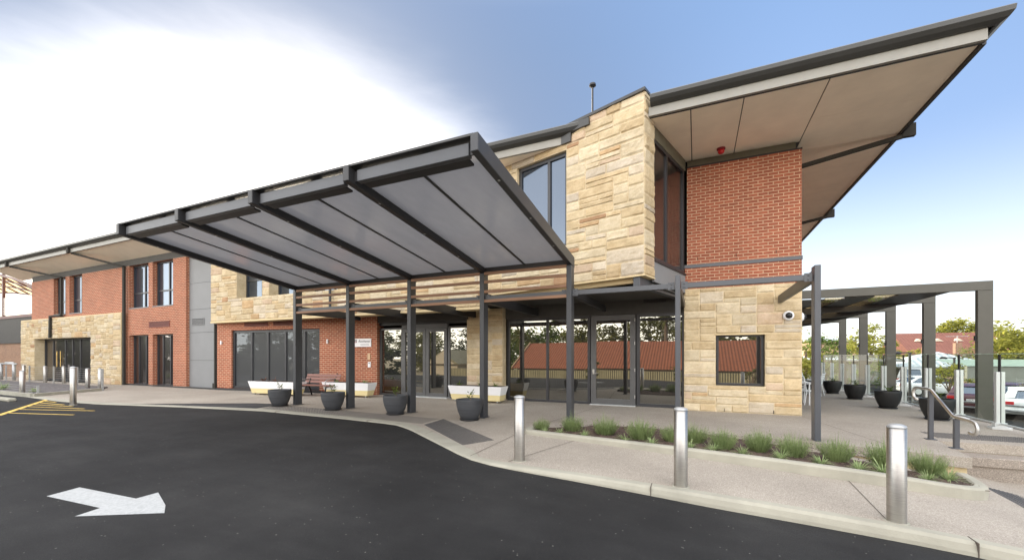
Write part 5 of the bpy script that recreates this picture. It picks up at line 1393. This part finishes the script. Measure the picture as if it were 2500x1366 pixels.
# ================================================================ CARS
def make_car(x, y, z, rz, paint, label, plate, kind='sedan'):
    t = thing('parked_car', (x, y, z), label, 'car', 'cars in the car park', rz)
    L, W = 4.5, 1.76
    t.scale = (1, 1, 0.88 if kind == 'sedan' else 1.0)
    # side profiles (y from rear 0 to front L): body belt height, then cabin
    if kind == 'sedan':
        body = [(0.0, 0.42, 0.78), (0.06, 0.30, 0.93), (0.55, 0.24, 0.99), (1.2, 0.2, 0.97), (3.2, 0.2, 0.93), (4.1, 0.22, 0.80), (4.42, 0.28, 0.66), (4.5, 0.36, 0.55)]
        cab = [(0.55, 0.98), (1.05, 1.30), (1.6, 1.43), (2.3, 1.42), (3.25, 0.95)]
    else:
        body = [(0.0, 0.45, 0.95), (0.05, 0.38, 1.05), (0.6, 0.34, 1.08), (1.2, 0.34, 1.08), (3.2, 0.34, 1.05), (4.1, 0.36, 1.0), (4.45, 0.42, 0.85), (4.5, 0.5, 0.7)]
        cab = [(0.03, 1.06), (0.22, 1.62), (0.7, 1.76), (2.5, 1.74), (3.3, 1.06)]
    mb = MB(); ns = [(-1.0, 0.35), (-1.0, 0.75), (-0.97, 0.9), (-0.86, 1.0), (0.86, 1.0), (0.97, 0.9), (1.0, 0.75), (1.0, 0.35), (0.93, 0.0), (-0.93, 0.0)]
    for yy, lo, hi_ in body:
        tp = 1.0 if 0.4 < yy < 4.0 else 0.90
        for sx, f in ns: mb.v.append((sx * W / 2 * tp, yy, lo + (hi_ - lo) * f))
    m = len(ns)
    for i in range(len(body) - 1):
        for j in range(m): mb.f.append((i * m + j, i * m + (j + 1) % m, (i + 1) * m + (j + 1) % m, (i + 1) * m + j)); mb.mi.append(0)
    mb.f += [tuple(range(m - 1, -1, -1)), tuple(range((len(body) - 1) * m, len(body) * m))]; mb.mi += [0, 0]
    b = mb.build('body', paint, t, hi=True, smooth=True, bevel=0.02)
    # cabin: roof skin, pillars and glass
    zc = cab[0][1]
    mb = MB(); m = 6
    for yy, zz_ in cab:
        k = 0.90 if zz_ < zc + 0.1 else 0.74
        for sx in (-1.0, -0.6, -0.2, 0.2, 0.6, 1.0): mb.v.append((sx * W / 2 * k, yy, zz_ + 0.035 * (1 - sx * sx) + 0.012))
    for i in range(1, len(cab) - 2):
        for j in range(m - 1): mb.f.append((i * m + j, i * m + j + 1, (i + 1) * m + j + 1, (i + 1) * m + j)); mb.mi.append(0)
    for s in (0, m - 2):
        for i in (0, len(cab) - 2):
            a = i * m + s; q = (a, a + 1, a + 1 + m, a + m)
            mb.f.append(q); mb.mi.append(0)
    mb.build('roof', paint, t, hi=True, smooth=True)
    mb = MB(); n = len(cab)
    for yy, zz_ in cab:
        k = 0.89 if zz_ < zc + 0.1 else 0.73
        for sx in (-1, 1): mb.v.append((sx * W / 2 * k, yy, zz_))
    base = len(mb.v)
    for yy, zz_ in cab:
        for sx in (-1, 1): mb.v.append((sx * W / 2 * 0.90, yy, zc - 0.02))
    for i in range(n - 1):
        mb.f.append((2 * i, 2 * i + 1, 2 * i + 3, 2 * i + 2)); mb.mi.append(0)
        for s in (0, 1): mb.f.append((2 * i + s, 2 * i + 2 + s, base + 2 * i + 2 + s, base + 2 * i + s)); mb.mi.append(0)
    mb.build('window', 'blue_glass', t, hi=True)
    for yy in (0.85, 3.55):
        for s in (-1, 1):
            mb = MB(); x0 = s * (W / 2 - 0.2); x1 = s * (W / 2 - 0.0)
            mb.tube([(x0, yy, 0.31), (x1, yy, 0.31)], 0.31, 22); wh = mb.build('wheel', 'tyre_rubber', t, hi=True)
            mb = MB(); mb.tube([(x1 - s * 0.02, yy, 0.31), (x1 + s * 0.012, yy, 0.31)], 0.2, 16); rm = mb.build('rim', 'aluminium', wh, hi=True)
    zb = body[1][2]
    for s in (-1, 1):
        mb = MB(); mb.box(min(s * 0.5, s * 0.80), max(s * 0.5, s * 0.80), -0.012, 0.1, zb - 0.2, zb - 0.05); mb.build('tail_light', 'red_lens', t, hi=True, bevel=0.01)
    mb = MB(); mb.box(-W / 2 * 0.93, W / 2 * 0.93, -0.06, 0.12, 0.36, 0.56); mb.build('bumper', paint, t, hi=True, bevel=0.03)
    pl_ = None
    mb = MB(); mb.box(-0.2, 0.2, -0.03, 0.0, 0.62, 0.75); pl_ = mb.build('number_plate', 'white_plastic', t, hi=True)
    if plate:
        M = Matrix(((1, 0, 0, 0), (0, 0, 1, -0.032), (0, 1, 0, 0.685), (0, 0, 0, 1)))
        q = text('plate_text', plate, 0.105, M, 'letter_ink', None); q.parent = pl_
    return t
ZP = -1.02
make_car(12.15, 23.2, ZP, -0.45, 'white_paint', 'white sedan showing its rear number plate at the right picture edge', 'S817 ABX')
make_car(11.42, 25.5, ZP, -0.45, 'maroon_paint', 'dark maroon sedan with its plate showing left of the wide bronze column', 'WKX 734')
make_car(13.9, 27.4, ZP, -0.2, 'maroon_paint', 'second maroon car whose roof shows above the white sedan', None)
make_car(13.9, 38, ZP, -0.45, 'silver_paint', 'silver four wheel drive seen through the glass beyond the handrail', None, 'suv')
make_car(12.2, 36.0, ZP, -1.3, 'white_paint', 'white car half hidden behind the second nearest black bowl', None)
gr = thing('guard_rail', (10, 21.8, ZP), 'galvanised two bar guard rail in front of the parked cars', 'guard rail')
gd = Vector((0.57, -0.82, 0)).normalized(); g0 = Vector((10.07, 21.8, 0))
for z in (-0.22, -0.42):
    mb = MB(); mb.tube([g0 - gd * 6 + Vector((0, 0, z)), g0 + gd * 9 + Vector((0, 0, z))], 0.035, 8); mb.build('rail', 'galvanised', gr, smooth=True)
for k in (-5, -2.4, 0.2, 2.8, 5.4, 8):
    p = g0 + gd * k; mb = MB(); mb.tube([(p.x, p.y, ZP), (p.x, p.y, -0.2)], 0.035, 8); mb.build('post', 'galvanised', gr)

# ================================================================ TREES
def leaf_cloud(mb, c, rad, n, rnd, size, mi=1, flat=0.8):
    """leaf faces scattered through clumps inside an ellipsoid"""
    clumps = []
    for k in range(max(7, n // 70)):
        while True:
            p = Vector((rnd.uniform(-1, 1), rnd.uniform(-1, 1), rnd.uniform(-1, 1)))
            if 0.25 < p.length < 1: break
        clumps.append((Vector((c[0] + p.x * rad[0], c[1] + p.y * rad[1], c[2] + p.z * rad[2])), rnd.uniform(0.16, 0.34) * min(rad)))
    for k in range(n):
        q, r = clumps[k % len(clumps)]
        p = q + Vector((rnd.gauss(0, 1), rnd.gauss(0, 1), rnd.gauss(0, 0.75))) * r * 0.62
        s = size * rnd.uniform(0.6, 1.4)
        a = Vector((rnd.gauss(0, 1), rnd.gauss(0, 1), rnd.gauss(0, 0.5))).normalized(); b = a.orthogonal().normalized() * s * 0.55
        mb.add([p - a * s, p + b, p + a * s, p - b], [(0, 1, 2, 3)], 0)
    return clumps
def tree(x, y, z, h, w, mat, label, group, seed, n=1500, leafs=0.16, bare=0.25, cat='tree'):
    t = thing('tree', (x, y, z), label, cat, group)
    rnd = random.Random(seed); mb = MB()
    cz = h * (bare + (1 - bare) / 2); rad = (w / 2, w / 2, h * (1 - bare) / 2)
    cl = leaf_cloud(mb, (0, 0, cz), rad, n, rnd, leafs)
    cr = mb.build('crown', mat, t, hi=True)
    mb = MB(); mb.tube([(0, 0, -0.2), (0.05 * h * 0.2, 0, h * 0.25), (0.02 * h, 0.02 * h, h * 0.62)], [0.035 * h, 0.026 * h, 0.012 * h], 8)
    for q, r in cl[:7]:
        mb.tube([(0.02, 0, h * bare * 1.0), tuple(Vector((0, 0, h * bare)).lerp(q, 0.5) + Vector((0, 0, 0.04 * h))), tuple(q)], [0.016 * h, 0.010 * h, 0.004 * h], 6)
    mb.build('trunk', 'trunk_bark', t, hi=True)
    return t
def palm(x, y, z, h, label, seed, r=2.2):
    t = thing('palm_tree', (x, y, z), label, 'palm tree', 'palms across the road'); rnd = random.Random(seed)
    mb = MB(); mb.tube([(0, 0, -0.2), (0.1, 0, h * 0.5), (0, 0, h)], [0.32, 0.26, 0.30], 10); mb.build('trunk', 'trunk_bark', t, hi=True)
    mb = MB()
    for k in range(46):
        a = rnd.uniform(0, 6.283); el = rnd.uniform(-0.6, 1.3); d = Vector((math.cos(a) * math.cos(el), math.sin(a) * math.cos(el), math.sin(el)))
        L = r * rnd.uniform(0.7, 1.1); bend = rnd.uniform(0.25, 0.6)
        for q in range(13):
            u = 0.25 + 0.75 * q / 12
            p = Vector((0, 0, h)) + d * L * u + Vector((0, 0, -bend * u * u * L))
            sd = d.cross(Vector((0, 0, 1))).normalized()
            for s in (-1, 1):
                dd = (d * 0.6 + sd * s * 0.8 + Vector((0, 0, -0.35))).normalized(); ll = 0.42 * r * 0.45 * (1.15 - abs(u - 0.6))
                e_ = dd.cross(d).normalized() * 0.02; p2 = p + dd * ll * 1.15
                mb.add([p + d * 0.09, p - d * 0.09, p2], [(0, 1, 2)], 0)
    mb.build('crown', 'palm_leaf', t, hi=True)
GR = 'trees beyond the car park'
tree(24.6, 47, ZP, 5.6, 6.6, 'yellow_leaf', 'big sunlit yellow green tree at the right picture edge', GR, 3, 9000, 0.15, 0.04)
tree(37, 88, ZP, 8.6, 5.6, 'yellow_leaf', 'round crowned tree rising behind the long red brown roof', GR, 5, 4500, 0.18, 0.45)
tree(15.2, 50, ZP, 5.4, 3.9, 'yellow_leaf', 'airy yellow tree seen between the second and third bronze columns', GR, 7, 3600, 0.13, 0.08)
tree(14.0, 53, ZP, 5.2, 2.2, 'yellow_leaf', 'thin yellow tree seen between the two farthest bronze columns', GR, 9, 1300, 0.11, 0.12)
tree(10.2, 44, ZP, 4.5, 3.2, 'green_leaf', 'dense green tree just right of the tall grey post', GR, 11, 3200, 0.11, 0.03)
tree(8.0, 40, ZP, 4.9, 2.8, 'yellow_leaf', 'yellow green tree between the sandstone corner and the tall grey post', GR, 13, 1800, 0.10, 0.10)
tree(12.7, 30.5, ZP, 2.15, 1.7, 'yellow_leaf', 'small bright young tree in the car park behind the handrail', GR, 15, 1300, 0.055, 0.28)
tree(20.2, 45, ZP, 3.2, 2.7, 'olive_leaf', 'dull olive bush tree in front of the long red brown roof', GR, 17, 1600, 0.10, 0.03)
tree(23.3, 62, ZP, 3.9, 2.3, 'yellow_leaf', 'small rounded yellow tree left of the pale zinc roof', GR, 19, 1000, 0.11, 0.1)
tree(14.9, 33, ZP, 1.35, 1.9, 'yellow_leaf', 'low sunlit shrub in front of the maroon car', GR, 21, 900, 0.05, 0.02, 'shrub')
tree(14.4, 28.0, ZP, 1.75, 1.6, 'yellow_leaf', 'low yellow shrub above the white sedan at the right edge', GR, 23, 900, 0.05, 0.02, 'shrub')
tree(9.0, 33.5, ZP, 1.9, 1.8, 'green_leaf', 'low green shrub beyond the glass, left of the farthest bowl', GR, 25, 900, 0.06, 0.02, 'shrub')
tree(12.3, 41, ZP, 2.3, 2.6, 'green_leaf', 'spreading green shrub beyond the glass between far columns', GR, 27, 1000, 0.07, 0.02, 'shrub')
# ---------------------------------------------------------------- buildings beyond the car park
def gable_house(name, x0, x1, y0, y1, ze, zr, roof_m, wall_m, label, vents=0, zb=ZP, ridge='x', over=0.5):
    t = thing(name, ((x0 + x1) / 2, (y0 + y1) / 2, zb), label, 'house')
    mb = MB(); mb.box(x0 + over, x1 - over, y0 + over, y1 - over, zb, ze - 0.01); mb.build('wall', wall_m, t)
    mb = MB(); ym = (y0 + y1) / 2; xm = (x0 + x1) / 2
    if ridge == 'x': mb.add([(x0, y0, ze), (x1, y0, ze), (x1, ym, zr), (x0, ym, zr), (x0, y1, ze), (x1, y1, ze)], [(0, 1, 2, 3), (3, 2, 5, 4), (0, 3, 4), (1, 5, 2)])
    elif ridge == 'hip':
        k = (y1 - y0) / 2; mb.add([(x0, y0, ze), (x1, y0, ze), (x1, y1, ze), (x0, y1, ze), (x0 + k, ym, zr), (x1 - k, ym, zr)], [(0, 1, 5, 4), (1, 2, 5), (2, 3, 4, 5), (3, 0, 4)])
    else: mb.add([(x0, y0, ze), (xm, y0, zr), (xm, y1, zr), (x0, y1, ze), (x1, y0, ze), (x1, y1, ze)], [(0, 1, 2, 3), (1, 4, 5, 2), (0, 4, 1), (3, 2, 5)])
    r_ = mb.build('roof', roof_m, t)
    mb = MB(); mb.box(x0 - 0.04, x1 + 0.04, y0 - 0.1, y0 - 0.002, ze - 0.12, ze + 0.04); mb.build('gutter', 'fascia_paint', r_)
    for k in range(vents):
        x = x0 + (x1 - x0) * (k + 1) / (vents + 1); f = 0.62; y = y0 + (ym - y0) * f; z = ze + (zr - ze) * f
        mb = MB(); mb.add([(x - 0.5, y - 0.3, z - 0.05), (x + 0.5, y - 0.3, z - 0.05), (x, y - 0.3, z + 0.32), (x, y + 1.0, z + 0.34)], [(0, 1, 2), (0, 2, 3), (2, 1, 3)]); mb.build('roof_vent', 'cream_wall', r_)
    return t
gable_house('long_house', 26.3, 38.5, 72, 84, 1.7, 4.85, 'brown_tiles', 'cream_wall', 'long house with a weathered red brown tiled roof beyond the car park', 5)
zh = gable_house('zinc_house', 17.3, 25.0, 50, 57, 0.55, 1.98, 'zinc_roof', 'grey_wall', 'low house with a pale blue zinc hipped roof behind the glass balustrade', 0, ridge='hip')
mb = MB(); mb.box(23.6, 24.1, 55.5, 56.0, 0.7, 2.9); mb.build('chimney', 'brown_brick', zh)
mb = MB(); mb.box(21.2, 21.8, 55.4, 56.0, 0.9, 2.5); mb.build('chimney', 'brown_brick', zh)
mb = MB(); mb.tube([(23.85, 55.8, 2.9), (23.85, 55.8, 3.6)], 0.03, 6); mb.tube([(23.0, 55.8, 3.55), (24.7, 55.8, 3.55)], 0.02, 6)
for k in range(5): mb.tube([(23.15 + k * 0.35, 55.5, 3.55), (23.15 + k * 0.35, 56.1, 3.55)], 0.012, 5)
mb.build('antenna', 'galvanised', zh)
gs = thing('green_roof_shed', (28, 38, ZP), 'long low grey building with a pale green ribbed roof behind the cars', 'building')
mb = MB(); mb.box(16.0, 48, 36, 44, ZP, -0.05); mb.build('wall', 'brown_brick', gs)
mb = MB(); mb.box(15.6, 48.4, 35.4, 35.7, -0.04, 0.95); mb.build('fascia_band', 'grey_wall', gs)
mb = MB(); mb.add([(15.6, 35.3, 0.96), (48.4, 35.3, 0.96), (48.4, 40, 1.35), (15.6, 40, 1.35)], [(0, 1, 2, 3)]); mb.build('roof', 'green_roof', gs)
for k in range(4):
    mb = MB(); mb.box(20 + k * 7, 24.5 + k * 7, 35.95, 35.99, ZP + 0.3, -0.3); mb.build('window', 'blue_glass', gs)
gable_house('pink_house', 14.6, 20.5, 70, 80, 3.7, 4.3, 'zinc_roof', 'pink_wall', 'pale pink house with a low roof between the far bronze columns', 0)
gable_house('low_shop', 9.5, 17.0, 48, 54, 1.2, 1.55, 'zinc_roof', 'grey_wall', 'low grey building with a pale roof seen through the far glass panes', 0)
def mast(x, y, h, label):
    t = thing('phone_mast', (x, y, ZP), label, 'mast', 'thin masts on the skyline')
    mb = MB(); mb.tube([(x, y, ZP), (x, y, h)], 0.10, 8); mb.build('pole', 'galvanised', t)
    mb = MB()
    for a in range(3): mb.box(x - 0.55 + a * 0.4, x - 0.35 + a * 0.4, y - 0.1, y + 0.1, h - 1.3, h - 0.1)
    mb.build('antenna_panel', 'galvanised', t)
mast(24.9, 105, 6.4, 'thin phone mast with wide panels on the skyline right of the grey post'); mast(27.9, 112, 6.1, 'second thinner mast on the skyline, right of the wider one')
def lamp_post(x, y, h, label):
    t = thing('lamp_post', (x, y, ZP), label, 'lamp post', 'square headed lamp posts in the car park')
    mb = MB(); mb.box(x - 0.04, x + 0.04, y - 0.04, y + 0.04, ZP, h); mb.build('pole', 'dark_steel', t)
    mb = MB(); mb.box(x - 0.6, x + 0.05, y - 0.06, y + 0.06, h, h + 0.06); mb.lathe([(0.16, h - 0.04), (0.18, h + 0.03), (0.08, h + 0.10), (0, h + 0.1)], 12, (x - 0.5, y)); mb.build('lamp_head', 'dark_steel', t)
lamp_post(9.35, 25.8, 1.72, 'dark thin car park lamp post before the pale zinc roof'); lamp_post(14.4, 34.0, 1.45, 'dark thin car park lamp post left of the widest bronze column')

# ================================================================ ACROSS THE ROAD, SEEN ONLY IN THE GLASS
ZB = -1.9
rh = gable_house('tiled_house', -20.0, 30, -30.5, -18.0, 0.2, 3.35, 'terracotta_tiles', 'cream_wall', 'long house with an orange terracotta roof mirrored in the shopfront glass', 0, ZB)
mb = MB()
for a, b in (((-20.02, -18.05, 0.22), (-20.02, -24.25, 3.38)),): mb.bar(a, b, 0.1, 0.26)
mb.build('barge_board', 'timber_pale', rh)
fe = thing('ribbed_fence', (0, -16.4, ZB), 'olive ribbed metal fence across the road, mirrored in the glass', 'fence')
for k in range(18):
    x = -28 + k * 3.0; mb = MB(); mb.box(x + 0.03, x + 2.97, -16.42, -16.38, ZB, 0.05); mb.build('fence_panel', 'olive_fence', fe)
    mb = MB(); mb.box(x - 0.03, x + 0.03, -16.44, -16.36, ZB, 0.09); mb.build('post', 'olive_fence', fe)
mb = MB(); mb.box(-75, 30, -14.6, -13.1, ZB - 0.2, -1.55); tag(mb.build('retaining_bed', 'grey_mulch'), kind='structure')
gh = gable_house('gable_house', -45.2, -36.8, -46, -34, 0.1, 2.6, 'olive_fence', 'cream_wall', 'cream gabled house mirrored in the automatic doors', 0, ZB, ridge='y')
mb = MB(); mb.add([(-44.6, -33.9, 0.1), (-37.4, -33.9, 0.1), (-41.0, -33.9, 2.35)], [(0, 1, 2)]); mb.build('gable_wall', 'cream_wall', gh)
GB = 'trees across the road'
TB = [(-70, -48, 10, 9, 'olive_leaf'), (-64, -42, 9, 8, 'dark_leaf'), (-58, -50, 11, 10, 'olive_leaf'), (-52, -44, 9, 8, 'olive_leaf'), (-46, -54, 11, 11, 'dark_leaf'), (-38, -52, 11.5, 10, 'olive_leaf'), (-33, -44, 9, 8, 'green_leaf'), (-28, -42, 9.2, 8, 'green_leaf'), (-22, -42, 10, 8, 'green_leaf'), (-16, -40, 10.6, 8, 'olive_leaf'), (-10.5, -42, 10.4, 8, 'olive_leaf'), (-5, -44, 11.4, 8, 'olive_leaf'), (0, -46, 10.5, 9, 'dark_leaf'), (6, -44, 10, 9, 'olive_leaf'), (13, -45, 10, 9, 'olive_leaf')]
for i, (x, y, h, w, m_) in enumerate(TB):
    tree(x, y, ZB, h, w, m_, 'leafy tree across the road, %s in its mirrored row' % (ORD + ['fifteenth'])[i], GB, 50 + i, 2600, 0.27, 0.05)
for i, (x, y) in enumerate(((-41, -15.5), (-50, -14.5), (-59, -15.5), (-68, -14.5), (-77, -15), (-87, -14), (-66, -6), (-67, 1.0), (-68, 8.0), (-64, 4.5))):
    tree(x, y, ZB if y < -10 else -0.3, 5.2 + (i % 3) * 0.7, 10.0, 'dark_leaf', 'dense dark tree, %s outward in the row mirrored by the left windows' % ORD[i], 'dark trees facing the left wing', 70 + i, 3000, 0.32, 0.0)
palm(-23.6, -29.5, ZB, 6.5, 'stout palm mirrored in the glass left of the terracotta roof', 2)
palm(-50, -34, ZB, 6.2, 'palm mirrored in the left part of the automatic doors', 4); palm(-4.2, -38, ZB, 8.9, 'tall thin palm mirrored at the right of the shopfront glass', 6, 1.6)
for i, (x, y) in enumerate(((-1.5, -13.9), (-9.5, -13.9), (4.5, -14.0))):
    tree(x, y, -1.56, 2.6, 1.3, 'olive_leaf', ('thin shrub in the roadside bed, mirrored in the shopfront glass', 'thin shrub in the roadside bed, mirrored left of the glass door', 'thin shrub in the roadside bed, mirrored in the square window')[i], 'shrubs in the roadside bed', 80 + i, 320, 0.10, 0.2, 'shrub')
